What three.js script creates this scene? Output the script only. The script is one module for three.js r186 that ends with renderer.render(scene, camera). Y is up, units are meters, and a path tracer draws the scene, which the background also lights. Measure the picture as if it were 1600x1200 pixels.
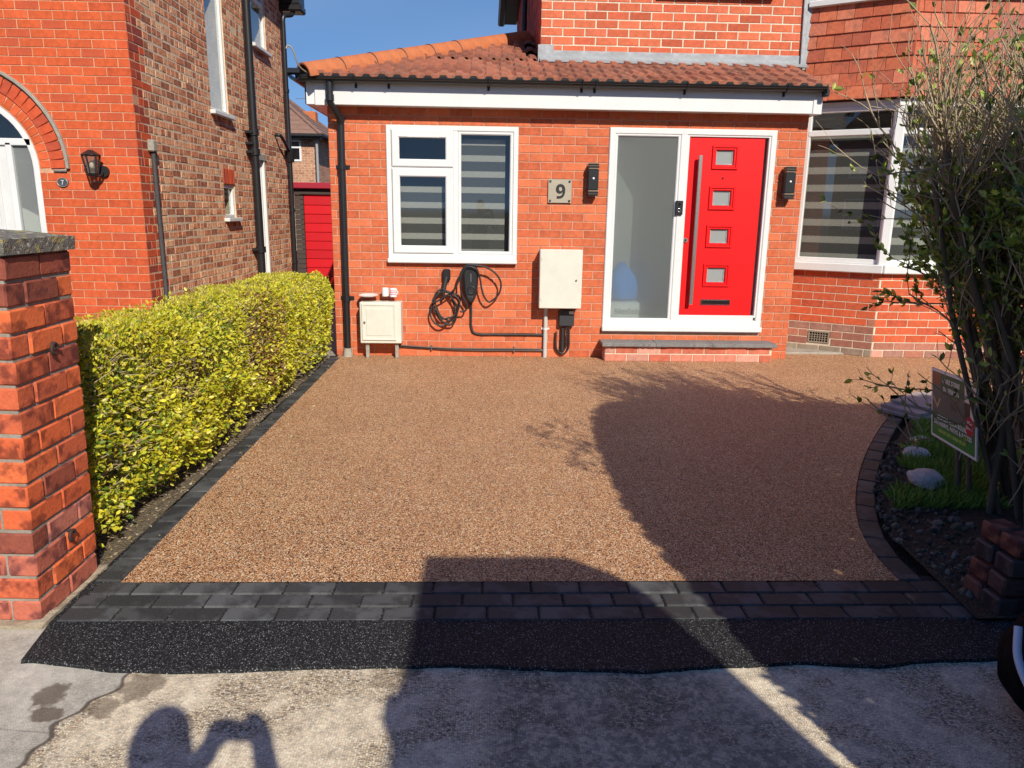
import * as THREE from 'three';
import { mergeGeometries } from 'three/addons/utils/BufferGeometryUtils.js';
import { FontLoader } from 'three/addons/loaders/FontLoader.js';
import { TextGeometry } from 'three/addons/geometries/TextGeometry.js';
import { MarchingCubes } from 'three/addons/objects/MarchingCubes.js';

// ------------------------------------------------------------------ camera, sky, sun, exposure
const scene = new THREE.Scene();
const EYE = new THREE.Vector3(0, 1.55, 0);
const camera = new THREE.PerspectiveCamera(54.42, 4 / 3, 0.05, 400);
{
  const p = 0.227868, y = 0.035155, r = 0.01507;
  const fw = new THREE.Vector3(Math.sin(y) * Math.cos(p), -Math.sin(p), -Math.cos(y) * Math.cos(p));
  const r0 = new THREE.Vector3(Math.cos(y), 0, Math.sin(y));
  const u0 = new THREE.Vector3().crossVectors(r0, fw);
  const rt = r0.clone().multiplyScalar(Math.cos(r)).addScaledVector(u0, Math.sin(r));
  const up = u0.clone().multiplyScalar(Math.cos(r)).addScaledVector(r0, -Math.sin(r));
  camera.position.copy(EYE);
  camera.quaternion.setFromRotationMatrix(new THREE.Matrix4().makeBasis(rt, up, fw.clone().negate()));
  camera.updateMatrixWorld();
}
const renderer = new THREE.WebGLRenderer({ antialias: true });
renderer.setSize(1024, 768);
renderer.toneMapping = THREE.LinearToneMapping;
renderer.toneMappingExposure = 1.12;
renderer.shadowMap.enabled = true;

const SUN = new THREE.Vector3(0.282, 0.584, 0.761).normalize();
{
  // clear spring sky: deep blue overhead, paler towards the horizon, thin streaks of cirrus
  const W = 1024, H = 512, d = new Float32Array(W * H * 4);
  const sn = (x, y) => Math.sin(x * 3 + 1.3 * Math.sin(y * 9)) * 0.5 + Math.sin(x * 7 + y * 23 + 2 * Math.sin(x * 2)) * 0.3 + Math.sin(x * 13 - y * 41) * 0.2;
  for (let j = 0; j < H; j++) for (let i = 0; i < W; i++) {
    const el = ((j + 0.5) / H - 0.5) * Math.PI, az = ((i + 0.5) / W - 0.5) * 2 * Math.PI;
    const e = Math.max(0, el) / (Math.PI / 2);
    const h = Math.exp(-e * 7.6);
    let c = [0.024 + 0.27 * h, 0.105 + 0.48 * h, 0.33 + 0.68 * h];
    const streak = Math.max(0, sn(az, el * 1.2)) * 0.11 * Math.exp(-e * 2);
    const dir = [Math.cos(el) * Math.cos(az), Math.sin(el), Math.cos(el) * Math.sin(az)];
    const cs = Math.max(0, dir[0] * SUN.x + dir[1] * SUN.y + dir[2] * SUN.z);
    const glow = 0.10 * Math.pow(cs, 6) + 0.5 * Math.pow(cs, 60);
    for (let k = 0; k < 3; k++) c[k] = c[k] * 0.97 + streak * (0.75 - c[k] * 0.5) + glow;
    if (el < 0) c = [0.16, 0.15, 0.14];
    const o = (j * W + i) * 4;
    d[o] = c[0]; d[o + 1] = c[1]; d[o + 2] = c[2]; d[o + 3] = 1;
  }
  const t = new THREE.DataTexture(d, W, H, THREE.RGBAFormat, THREE.FloatType);
  t.mapping = THREE.EquirectangularReflectionMapping;
  t.magFilter = t.minFilter = THREE.LinearFilter;
  t.needsUpdate = true;
  scene.background = t; scene.environment = t;
  scene.backgroundIntensity = 1; scene.environmentIntensity = 1;
}
const sun = new THREE.DirectionalLight(new THREE.Color().setRGB(1, 0.93, 0.81), 5.0);
sun.position.copy(SUN).multiplyScalar(30);
sun.castShadow = true;
sun.shadow.mapSize.set(4096, 4096);
Object.assign(sun.shadow.camera, { left: -16, right: 16, top: 16, bottom: -16, near: 1, far: 90 });
sun.target.position.set(0, 0, -5);
sun.position.add(sun.target.position);
scene.add(sun, sun.target);

// ------------------------------------------------------------------ helpers
let seed = 12345;
const rnd = () => { seed |= 0; seed = seed + 0x6D2B79F5 | 0; let t = Math.imul(seed ^ seed >>> 15, 1 | seed); t = t + Math.imul(t ^ t >>> 7, 61 | t) ^ t; return ((t ^ t >>> 14) >>> 0) / 4294967296; };
const rr = (a, b) => a + (b - a) * rnd();
const pick = a => a[Math.floor(rnd() * a.length)];
const V = (x, y, z) => new THREE.Vector3(x, y, z);
const rgb = (r, g, b) => new THREE.Color().setRGB(r, g, b);
const clamp = (x, a = 0, b = 1) => Math.min(b, Math.max(a, x));
const mix = (a, b, t) => a + (b - a) * t;
const smooth = (a, b, x) => { const t = clamp((x - a) / (b - a)); return t * t * (3 - 2 * t); };

const used = {};
function numbered(n) { const k = used[n] || 0; used[n] = k + 1; return k ? `${n}_${String(k).padStart(3, '0')}` : n; }
function add(o, parent) { (parent || scene).add(o); return o; }
function obj(name, geo, mat, parent) {
  if (Array.isArray(geo)) geo = merge(geo);
  const m = new THREE.Mesh(geo, mat);
  m.name = parent ? name : numbered(name); m.castShadow = m.receiveShadow = true;
  return add(m, parent);
}
function thing(name, label, category, pos = [0, 0, 0], turn = 0, group) {
  const o = new THREE.Group(); o.name = numbered(name); o.position.set(...pos); o.rotation.y = turn;
  o.userData = { label, category }; if (group) o.userData.group = group;
  return add(o);
}
function tag(o, label, category, group) { o.userData.label = label; o.userData.category = category; if (group) o.userData.group = group; return o; }
function struct(o) { o.userData.kind = 'structure'; return o; }
function stuff(o) { o.userData.kind = 'stuff'; return o; }
function merge(gs) {
  gs = gs.map(g => g.index ? g.toNonIndexed() : g);
  const keep = ['position', 'normal', 'uv']; if (gs.every(g => g.attributes.color)) keep.push('color');
  for (const g of gs) for (const k of Object.keys(g.attributes)) if (!keep.includes(k)) g.deleteAttribute(k);
  return mergeGeometries(gs);
}
// uv in metres from the dominant axis of each face
function metreUV(g, s = 1, ou = 0, ov = 0) {
  if (g.index) g = g.toNonIndexed();
  if (!g.attributes.normal) g.computeVertexNormals();
  const p = g.attributes.position, uv = new Float32Array(p.count * 2), a = V(), b = V(), c = V();
  for (let i = 0; i < p.count; i += 3) {
    a.fromBufferAttribute(p, i); b.fromBufferAttribute(p, i + 1); c.fromBufferAttribute(p, i + 2);
    const n = b.clone().sub(a).cross(c.clone().sub(a)), ax = Math.abs(n.x), ay = Math.abs(n.y), az = Math.abs(n.z);
    [a, b, c].forEach((q, k) => {
      const [u, v] = ay >= ax && ay >= az ? [q.x, q.z] : ax >= az ? [q.z, q.y] : [q.x, q.y];
      uv[(i + k) * 2] = u / s + ou; uv[(i + k) * 2 + 1] = v / s + ov;
    });
  }
  g.setAttribute('uv', new THREE.BufferAttribute(uv, 2));
  return g;
}
function tint(g, c) {
  const n = g.attributes.position.count, a = new Float32Array(n * 3);
  for (let i = 0; i < n; i++) a.set(c, i * 3);
  g.setAttribute('color', new THREE.BufferAttribute(a, 3)); return g;
}
// box with chamfered edges, 44 triangles; centred
function cbox(w, h, d, c = 0.004, s = 1) {
  const W = w / 2, H = h / 2, D = d / 2; c = Math.min(c, W * 0.45, H * 0.45, D * 0.45);
  const out = [];
  const tri = (a, b, e) => {
    const n = b.clone().sub(a).cross(e.clone().sub(a)), m = a.clone().add(b).add(e);
    if (n.dot(m) < 0) [b, e] = [e, b];
    out.push(a.x, a.y, a.z, b.x, b.y, b.z, e.x, e.y, e.z);
  };
  const quad = (a, b, e, f) => { tri(a, b, e); tri(a, e, f); };
  const P = (sx, sy, sz, f) => V(sx * (f === 0 ? W : W - c), sy * (f === 1 ? H : H - c), sz * (f === 2 ? D : D - c));
  for (const s of [-1, 1]) {
    quad(P(s, -1, -1, 0), P(s, 1, -1, 0), P(s, 1, 1, 0), P(s, -1, 1, 0));
    quad(P(-1, s, -1, 1), P(1, s, -1, 1), P(1, s, 1, 1), P(-1, s, 1, 1));
    quad(P(-1, -1, s, 2), P(1, -1, s, 2), P(1, 1, s, 2), P(-1, 1, s, 2));
  }
  for (const a of [-1, 1]) for (const b of [-1, 1]) {
    quad(P(a, b, -1, 0), P(a, b, 1, 0), P(a, b, 1, 1), P(a, b, -1, 1));
    quad(P(a, -1, b, 0), P(a, 1, b, 0), P(a, 1, b, 2), P(a, -1, b, 2));
    quad(P(-1, a, b, 1), P(1, a, b, 1), P(1, a, b, 2), P(-1, a, b, 2));
    for (const e of [-1, 1]) tri(P(a, b, e, 0), P(a, b, e, 1), P(a, b, e, 2));
  }
  const g = new THREE.BufferGeometry();
  g.setAttribute('position', new THREE.BufferAttribute(new Float32Array(out), 3));
  g.computeVertexNormals();
  return metreUV(g, s);
}
// chamfered box between two corners
function bx(x0, x1, y0, y1, z0, z1, c = 0.004) { return cbox(x1 - x0, y1 - y0, z1 - z0, c).translate((x0 + x1) / 2, (y0 + y1) / 2, (z0 + z1) / 2); }
function tube(pts, r, seg = 8, n, closed = false) {
  const c = new THREE.CatmullRomCurve3(pts.map(p => Array.isArray(p) ? V(...p) : p), closed, 'centripetal');
  return new THREE.TubeGeometry(c, n || Math.max(6, pts.length * 6), r, seg, closed);
}
// straight bar from a to b, optional taper
function bar(a, b, r0, r1 = r0, seg = 8) {
  a = Array.isArray(a) ? V(...a) : a; b = Array.isArray(b) ? V(...b) : b;
  const d = b.clone().sub(a), g = new THREE.CylinderGeometry(r1, r0, d.length(), seg, 1);
  g.applyQuaternion(new THREE.Quaternion().setFromUnitVectors(V(0, 1, 0), d.clone().normalize()));
  return g.translate((a.x + b.x) / 2, (a.y + b.y) / 2, (a.z + b.z) / 2);
}
function extr(pts, depth, bevel = 0, holes = []) {
  const s = new THREE.Shape(pts.map(p => new THREE.Vector2(...p)));
  for (const h of holes) s.holes.push(new THREE.Path(h.map(p => new THREE.Vector2(...p))));
  return new THREE.ExtrudeGeometry(s, { depth, bevelEnabled: bevel > 0, bevelThickness: bevel, bevelSize: bevel, bevelOffset: -bevel, bevelSegments: 1, curveSegments: 16 });
}
const rect = (x0, x1, y0, y1) => [[x0, y0], [x1, y0], [x1, y1], [x0, y1]];
// rectangular frame of mitred bars, front at z1
function frame(x0, x1, y0, y1, t, z0, z1, c = 0.006, tb = t) {
  return metreUV(extr(rect(x0, x1, y0, y1), z1 - z0 - 2 * c, c, [rect(x0 + t + 0, x1 - t, y0 + tb, y1 - t).reverse()]).translate(0, 0, z0 + c));
}
// flat polygon in the ground plane, points [x,z]
function ground(pts, y, uvs = 1) {
  const v = pts.map(p => new THREE.Vector2(p[0], -p[1]));
  if (THREE.ShapeUtils.isClockWise(v)) v.reverse();
  const f = THREE.ShapeUtils.triangulateShape(v, []), pos = [], uv = [];
  for (const t of f) for (const i of t) { pos.push(v[i].x, y, -v[i].y); uv.push(v[i].x / uvs, v[i].y / uvs); }
  const g = new THREE.BufferGeometry();
  g.setAttribute('position', new THREE.BufferAttribute(new Float32Array(pos), 3));
  g.setAttribute('uv', new THREE.BufferAttribute(new Float32Array(uv), 2));
  g.computeVertexNormals(); return g;
}

// ------------------------------------------------------------------ textures
const hash = (x, y, s) => { let h = Math.imul(x, 374761393) ^ Math.imul(y, 668265263) ^ Math.imul(s, 2147483647 - 58); h = Math.imul(h ^ h >>> 13, 1274126177); h ^= h >>> 16; return (h >>> 0) / 4294967296; };
function vnoise(x, y, p, s) { // periodic value noise, period p cells
  const xi = Math.floor(x), yi = Math.floor(y), fx = x - xi, fy = y - yi, u = fx * fx * (3 - 2 * fx), v = fy * fy * (3 - 2 * fy);
  const m = k => ((k % p) + p) % p, a = m(xi), b = m(xi + 1), c = m(yi), d = m(yi + 1);
  return mix(mix(hash(a, c, s), hash(b, c, s), u), mix(hash(a, d, s), hash(b, d, s), u), v);
}
function fbm(x, y, p, s, oct = 4) { let a = 0, w = 0.5, t = 0; for (let i = 0; i < oct; i++) { a += w * vnoise(x, y, p, s + i); t += w; x *= 2; y *= 2; p *= 2; w *= 0.55; } return a / t; }
const enc = c => { c = clamp(c); return 255 * (c <= 0.0031308 ? 12.92 * c : 1.055 * Math.pow(c, 1 / 2.4) - 0.055); };
function tex(w, h, f, srgb = true) {
  const d = new Uint8Array(w * h * 4);
  for (let j = 0; j < h; j++) for (let i = 0; i < w; i++) {
    const c = f(i / w, j / h, i, j), o = (j * w + i) * 4;
    if (typeof c === 'number') { const q = srgb ? enc(c) : clamp(c) * 255; d[o] = d[o + 1] = d[o + 2] = q; }
    else for (let k = 0; k < 3; k++) d[o + k] = srgb ? enc(c[k]) : clamp(c[k]) * 255;
    d[o + 3] = 255;
  }
  const t = new THREE.DataTexture(d, w, h);
  t.wrapS = t.wrapT = THREE.RepeatWrapping; t.magFilter = THREE.LinearFilter; t.minFilter = THREE.LinearMipmapLinearFilter; t.generateMipmaps = true;
  if (srgb) t.colorSpace = THREE.SRGBColorSpace;
  t.needsUpdate = true; return t;
}
function rep(t, s) { const c = t.clone(); c.repeat.set(1 / s, 1 / s); c.needsUpdate = true; return c; }
// stones: jittered cells, each with its own colour; returns colour and height maps
function stoneMaps(N, cells, palette, joint, low, s) {
  const col = new Array(cells * cells), px = [], py = [], hh = [];
  const tot = palette.reduce((a, p) => a + p[0], 0);
  for (let j = 0; j < cells; j++) for (let i = 0; i < cells; i++) {
    let r = hash(i, j, s) * tot, k = 0; while ((r -= palette[k][0]) > 0 && k < palette.length - 1) k++;
    const v = 0.75 + 0.5 * hash(i, j, s + 1); col[j * cells + i] = palette[k].slice(1).map(x => x * v);
    px.push(0.1 + 0.8 * hash(i, j, s + 2)); py.push(0.1 + 0.8 * hash(i, j, s + 3)); hh.push(hash(i, j, s + 4));
  }
  const H = new Float32Array(N * N);
  const color = tex(N, N, (u, v, i, j) => {
    const x = u * cells, y = v * cells, xi = Math.floor(x), yi = Math.floor(y);
    let d1 = 9, d2 = 9, at = 0;
    for (let b = -1; b <= 1; b++) for (let a = -1; a <= 1; a++) {
      const cx = (xi + a + cells) % cells, cy = (yi + b + cells) % cells, n = cy * cells + cx;
      const dx = xi + a + px[n] - x, dy = yi + b + py[n] - y, d = dx * dx + dy * dy;
      if (d < d1) { d2 = d1; d1 = d; at = n; } else if (d < d2) d2 = d;
    }
    const e = Math.sqrt(d2) - Math.sqrt(d1), k = smooth(0, joint, e);
    H[j * N + i] = k * (0.5 + 0.5 * hh[at]);
    const lf = low ? 1 + low * (fbm(u * 6, v * 6, 6, s + 9) - 0.5) : 1;
    return col[at].map(c => c * lf * (0.35 + 0.65 * k));
  });
  const bump = tex(N, N, (u, v, i, j) => H[j * N + i], false);
  return { color, bump };
}
const T = {};
T.brick = tex(512, 512, (u, v) => { const a = fbm(u * 24, v * 24, 24, 3, 4), b = fbm(u * 6, v * 6, 6, 7, 2), k = hash(Math.floor(u * 256), Math.floor(v * 256), 5) > 0.985 ? 0.72 : 1; return clamp((0.66 + 0.34 * a + 0.16 * (b - 0.5)) * k); });
T.brickBump = tex(512, 512, (u, v) => fbm(u * 48, v * 48, 48, 13, 3), false);
T.old = tex(512, 512, (u, v) => {
  const a = fbm(u * 20, v * 9, 20 * 9, 21, 4), cr = Math.abs(fbm(u * 30 + 2 * a, v * 6, 30 * 6, 23, 3) - 0.5), b = fbm(u * 8, v * 8, 8, 25, 3);
  const k = (0.38 + 0.55 * b) * (0.7 + 0.5 * smooth(0.0, 0.10, cr)), pale = smooth(0.62, 0.72, a);
  return [mix(k, 1.1, pale * 0.5), mix(k * 0.95, 1.15, pale * 0.5), mix(k * 0.84, 1.02, pale * 0.5)];
});
T.oldBump = tex(512, 512, (u, v) => 0.6 * fbm(u * 30, v * 10, 300, 33, 3) + 0.4 * fbm(u * 50, v * 50, 50, 35, 2), false);
T.pier = tex(1024, 1024, (u, v) => {
  const a = fbm(u * 10, v * 10, 10, 41, 5), b = fbm(u * 60, v * 60, 60, 43, 3), d = smooth(0.48, 0.74, a), w = smooth(0.66, 0.74, fbm(u * 14, v * 14, 14, 47, 4));
  const k = (0.72 + 0.3 * b) * (1 - 0.6 * d);
  return [mix(k, 0.95, w * 0.5), mix(k, 1, w * 0.5), mix(k * (1 + 0.3 * d), 1, w * 0.5)];
});
T.mortar = tex(512, 512, (u, v) => { const a = fbm(u * 40, v * 40, 40, 51, 3), b = fbm(u * 5, v * 5, 5, 53, 3); return clamp(0.55 + 0.3 * a + 0.3 * (b - 0.4)); });
T.grain = tex(512, 512, (u, v) => { const a = fbm(u * 90, v * 90, 90, 61, 2), b = fbm(u * 7, v * 7, 7, 63, 4); return clamp(0.6 + 0.25 * a + 0.3 * (b - 0.4)); });
T.grainBump = tex(512, 512, (u, v) => fbm(u * 90, v * 90, 90, 61, 2), false);
T.rooftile = tex(512, 512, (u, v) => {
  const a = fbm(u * 40, v * 40, 40, 71, 3), b = fbm(u * 9, v * 9, 9, 73, 4), l = smooth(0.66, 0.76, fbm(u * 34, v * 34, 34, 75, 3)) * 0.6, m = smooth(0.6, 0.75, b) * 0.55;
  const k = 0.6 + 0.4 * a; return [mix(k * (1 - m * 0.5), 0.62, l), mix(k * (1 - m * 0.3), 0.95, l), mix(k * (1 - m * 0.2), 1, l)];
});
T.coping = tex(512, 512, (u, v) => {
  const a = fbm(u * 30, v * 30, 30, 81, 4), y = smooth(0.6, 0.68, fbm(u * 16, v * 16, 16, 83, 4)), w = smooth(0.64, 0.7, fbm(u * 22, v * 22, 22, 85, 3));
  const k = 0.07 + 0.17 * a; return [mix(mix(k, 0.30, y), 0.40, w), mix(mix(k * 0.94, 0.25, y), 0.38, w), mix(mix(k * 0.80, 0.11, y), 0.33, w)];
});
{ const m = stoneMaps(2048, 420, [[26, .55, .268, .112], [24, .72, .43, .225], [13, .13, .062, .038], [14, .45, .178, .088], [14, .96, .73, .49], [11, .045, .03, .025], [7, .64, .29, .09]], 0.20, 0.22, 101); T.resin = m.color; T.resinBump = m.bump; }
{ const m = stoneMaps(1024, 330, [[50, .014, .0145, .016], [26, .028, .029, .031], [12, .06, .062, .064], [7, .15, .15, .15], [3, .42, .42, .41]], 0.25, 0, 131); T.tarmac = m.color; T.tarmacBump = m.bump; }
{ const m = stoneMaps(1024, 120, [[30, .62, .49, .33], [25, .76, .62, .43], [14, .40, .31, .22], [12, .92, .82, .64], [8, .16, .13, .10], [4, .50, .33, .19]], 0.35, 0, 151); T.agg = m.color; T.aggBump = m.bump; }
// pavement concrete, 4 m x 2 m laid from x=-2, z=-2.9: cement skin over aggregate, an older slab left of a crack, oil and rust stains, a bitumen-dark patch
{
  const a = T.agg.image.data;
  const crack = z => -1.215 - 0.30 * (z + 2.31) + 0.02 * Math.sin(z * 19) + 0.012 * Math.sin(z * 53);
  const blob = (x, z, cx, cz, r, q, nb) => smooth(1.15, 0.75, Math.hypot(x - cx, (z - cz) * q) / r + 1.3 * (nb - 0.5));
  T.pave = tex(2048, 1024, (u, v) => {
    const x = -2 + u * 4, z = -2.9 + (1 - v) * 2;
    const ai = (Math.floor(((u * 4) % 1) * 1023) + Math.floor(((v * 4) % 1) * 1023 / 1) * 1024) * 4;
    let c = [0, 1, 2].map(k => { const s = a[ai + k] / 255; return Math.pow(s, 2.2); });
    const n1 = fbm(u * 24, v * 12, 4096, 161, 4), n2 = fbm(u * 120, v * 60, 4096, 163, 3);
    const skin = smooth(0.42, 0.62, n1) * 0.5 + 0.06;
    c = c.map((q, k) => mix(q, [.70, .60, .45][k] * (0.5 + 0.95 * n2), skin) * (0.95 + 0.5 * n1));
    const cx = crack(z), left = smooth(0.01, -0.01, x - cx);
    c = c.map((q, k) => mix(q, [.52, .50, .44][k] * (0.75 + 0.5 * n2) * (0.8 + 0.4 * n1), left * 0.75));
    const dc = Math.abs(x - cx) + 0.008 * (n2 - 0.5); const ck = smooth(0.012, 0.003, dc);
    c = c.map((q, k) => mix(q, [.07, .055, .04][k], ck * 0.85));
    const j2 = Math.abs(z + 2.03 - 0.12 * (x + 1.5)) ; if (x < cx) { const k2 = smooth(0.010, 0.002, j2 + 0.006 * n2); c = c.map(q => q * (1 - 0.35 * k2)); }
    for (const [sx, sz, r, q, s] of [[-1.42, -2.19, .055, 1, .75], [-1.38, -2.09, .05, 1.5, .75], [-1.15, -2.24, .075, 1, .6], [.38 - .64, -2.32, .05, 1, .45], [-.33, -2.27, .06, 1, .35], [-1.22, -2.13, .05, 1, .6]]) {
      if (Math.abs(x - sx) > .2 || Math.abs(z - sz) > .2) continue; const b = blob(x, z, sx, sz, r, q, fbm(x * 26 + 90, z * 26 + 90, 4096, 165, 4)) * s; c = c.map((w, k) => mix(w, [.10, .065, .035][k], b));
    }
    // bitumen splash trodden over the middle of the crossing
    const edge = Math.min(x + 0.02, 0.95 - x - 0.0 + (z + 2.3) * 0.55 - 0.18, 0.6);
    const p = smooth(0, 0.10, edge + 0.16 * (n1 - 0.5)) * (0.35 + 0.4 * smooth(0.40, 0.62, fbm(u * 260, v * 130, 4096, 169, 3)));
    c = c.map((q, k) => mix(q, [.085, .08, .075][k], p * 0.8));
    return c;
  });
  T.pave.wrapS = T.pave.wrapT = THREE.MirroredRepeatWrapping;
}
T.paver = tex(512, 512, (u, v) => { const a = fbm(u * 110, v * 110, 110, 171, 2), b = fbm(u * 8, v * 8, 8, 173, 4), s = hash(Math.floor(u * 200), Math.floor(v * 200), 175) > 0.996 ? 2.2 : 1; return clamp((0.40 + 0.25 * a + 0.5 * smooth(0.45, 0.75, b)) * s); });
T.soil = tex(512, 512, (u, v) => { const a = fbm(u * 60, v * 60, 60, 181, 4), b = fbm(u * 6, v * 6, 6, 183, 3); const k = 0.25 + 0.7 * a; return [k * mix(.8, 1, b), k * mix(.74, .9, b), k * mix(.62, .8, b)]; });
T.soilBump = tex(512, 512, (u, v) => fbm(u * 60, v * 60, 60, 181, 4), false);
T.lead = tex(256, 256, (u, v) => clamp(0.5 + 0.5 * fbm(u * 6, v * 14, 84, 191, 5)));
T.steel = tex(256, 256, (u, v) => clamp(0.72 + 0.25 * fbm(u * 2, v * 120, 240, 195, 2)));
T.wood = tex(256, 256, (u, v) => clamp(0.45 + 0.6 * fbm(u * 4, v * 60, 240, 197, 4)));
T.dust = tex(512, 512, (u, v) => { const a = fbm(u * 5, v * 5, 5, 201, 5), b = fbm(u * 60, v * 60, 60, 203, 2); return clamp(0.86 + 0.16 * (a - 0.4) + 0.05 * (b - 0.5)); });

// ------------------------------------------------------------------ materials
const std = o => new THREE.MeshStandardMaterial(o);
const phys = o => new THREE.MeshPhysicalMaterial(o);
const M = {};
M.brick = phys({ specularIntensity: .5, vertexColors: true, map: rep(T.brick, .6), bumpMap: rep(T.brickBump, .6), bumpScale: .0008, roughness: .82 });
M.old = std({ vertexColors: true, map: rep(T.old, .55), bumpMap: rep(T.oldBump, .55), bumpScale: .004, roughness: .92 });
M.pierBrick = phys({ specularIntensity: .5, vertexColors: true, map: rep(T.pier, .7), bumpMap: rep(T.brickBump, .5), bumpScale: .0015, roughness: .62 });
const mort = (r, g, b) => std({ color: rgb(r, g, b), map: rep(T.mortar, .5), bumpMap: rep(T.brickBump, .3), bumpScale: .002, roughness: .95 });
M.mortarExt = mort(.70, .38, .26); M.mortarUp = mort(.88, .76, .58); M.mortarNb = mort(.80, .44, .27); M.mortarOld = mort(.84, .67, .47); M.mortarPier = mort(.36, .32, .26);
M.upvc = std({ color: rgb(.80, .80, .79), map: rep(T.dust, 1.1), roughness: .32 });
M.white = std({ color: rgb(.76, .76, .74), map: rep(T.dust, .8), roughness: .45 });
M.blackPlastic = std({ color: rgb(.016, .017, .019), map: rep(T.dust, .4), roughness: .38 });
M.black = std({ color: rgb(.014, .014, .015), roughness: .5 });
M.rubber = std({ color: rgb(.02, .02, .021), roughness: .55 });
M.lead = std({ color: rgb(.42, .44, .46), map: rep(T.lead, .5), roughness: .6, metalness: .15 });
M.rooftile = std({ vertexColors: true, map: rep(T.rooftile, .5), bumpMap: rep(T.grainBump, .25), bumpScale: .002, roughness: .9 });
M.terracotta = std({ color: rgb(.62, .19, .07), map: rep(T.grain, .4), bumpMap: rep(T.grainBump, .3), bumpScale: .0012, roughness: .85 });
M.hungTile = std({ vertexColors: true, map: rep(T.rooftile, .9), bumpMap: rep(T.grainBump, .3), bumpScale: .001, roughness: .8 });
M.coping = std({ map: rep(T.coping, .45), bumpMap: rep(T.soilBump, .3), bumpScale: .006, roughness: .97 });
M.resin = phys({ specularIntensity: .6,  map: rep(T.resin, 2.0), bumpMap: rep(T.resinBump, 2.0), bumpScale: .003, roughness: .55 });
M.tarmac = phys({ specularIntensity: .35,  map: rep(T.tarmac, 1.0), bumpMap: rep(T.tarmacBump, 1.0), bumpScale: .003, roughness: .7 });
M.paver = phys({ specularIntensity: .45,  vertexColors: true, map: rep(T.paver, .6), bumpMap: rep(T.grainBump, .25), bumpScale: .0012, roughness: .62 });
M.soil = std({ color: rgb(.11, .085, .06), map: rep(T.soil, .5), bumpMap: rep(T.soilBump, .5), bumpScale: .02, roughness: 1 });
M.soilPale = std({ color: rgb(.30, .25, .18), map: rep(T.soil, .4), bumpMap: rep(T.soilBump, .4), bumpScale: .02, roughness: 1 });
M.concrete = std({ color: rgb(.45, .41, .34), map: rep(T.mortar, .8), bumpMap: rep(T.grainBump, .3), bumpScale: .002, roughness: .95 });
M.slate = std({ color: rgb(.27, .26, .25), map: rep(T.grain, .5), bumpMap: rep(T.grainBump, .4), bumpScale: .003, roughness: .8 });
M.glass = phys({ color: rgb(.96, .98, .97), transmission: 1, thickness: 0, roughness: 0.0, ior: 1.5 });
M.frost = phys({ color: rgb(.80, .84, .83), transmission: .97, thickness: 0, roughness: .55, ior: 1.45 });
M.redDoor = phys({ color: rgb(.86, .004, .006), specularIntensity: .6, roughness: .5, clearcoat: .06, clearcoatRoughness: .3, map: rep(T.dust, .9) });
M.steel = std({ color: rgb(.55, .53, .50), map: rep(T.steel, .3), roughness: .35, metalness: .9 });
M.chrome = std({ color: rgb(.7, .7, .7), roughness: .15, metalness: 1 });
M.boxCream = std({ color: rgb(.72, .71, .61), map: rep(T.dust, .5), roughness: .55 });
M.room = std({ color: rgb(.50, .49, .46), roughness: .9 });
M.hall = std({ color: rgb(.50, .50, .48), roughness: .9 });
M.blindDark = std({ color: rgb(.065, .064, .062), map: rep(T.grain, .1), roughness: .9 });
M.blindSheer = std({ color: rgb(.34, .33, .30), map: rep(T.grain, .1), roughness: .9 });
M.darkWood = std({ color: rgb(.075, .05, .042), map: rep(T.wood, .5), roughness: .8 });
M.bark = std({ color: rgb(.27, .21, .14), map: rep(T.wood, .12), bumpMap: rep(T.soilBump, .06), bumpScale: .003, roughness: .95 });
M.twig = std({ color: rgb(.44, .35, .22), roughness: .95 });

// ------------------------------------------------------------------ bricks and other wall pieces
const KINDS = {
  ext: { mat: M.brick, tones: [[.66, .165, .070], [.69, .175, .074], [.62, .150, .062], [.66, .168, .072], [.58, .135, .058], [.71, .19, .082]], c: .003 },
  upper: { mat: M.brick, tones: [[.68, .16, .075], [.72, .18, .085], [.62, .14, .065], [.66, .165, .085], [.58, .125, .06]], c: .004 },
  red: { mat: M.brick, tones: [[.69, .124, .040], [.73, .134, .045], [.65, .115, .037], [.69, .127, .044], [.61, .104, .036], [.55, .10, .042]], c: .002 },
  quoin: { mat: M.brick, tones: [[.62, .10, .04], [.50, .085, .04], [.68, .11, .04], [.36, .07, .045]], c: .003 },
  old: { mat: M.old, tones: [[.74, .30, .165], [.90, .43, .25], [.52, .19, .11], [.98, .55, .34], [.68, .26, .14], [.42, .15, .085], [.84, .35, .19]], c: .006 },
  bay: { mat: M.brick, tones: [[.64, .125, .05], [.68, .14, .06], [.58, .11, .05], [.66, .135, .055]], c: .003 },
  bayDirty: { mat: M.brick, tones: [[.46, .19, .13], [.40, .17, .12], [.42, .22, .165], [.50, .20, .13]], c: .004 },
  bayBase: { mat: M.brick, tones: [[.36, .29, .22], [.34, .25, .19], [.40, .33, .25]], c: .005 },
  step: { mat: M.brick, tones: [[.66, .20, .125], [.62, .17, .10], [.68, .25, .17], [.60, .16, .10], [.66, .32, .24]], c: .004 },
  far: { mat: M.old, tones: [[.58, .30, .20], [.64, .34, .23], [.50, .25, .17], [.60, .33, .24]], c: .004 },
};
const VARIANTS = 12, cache = {};
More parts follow.
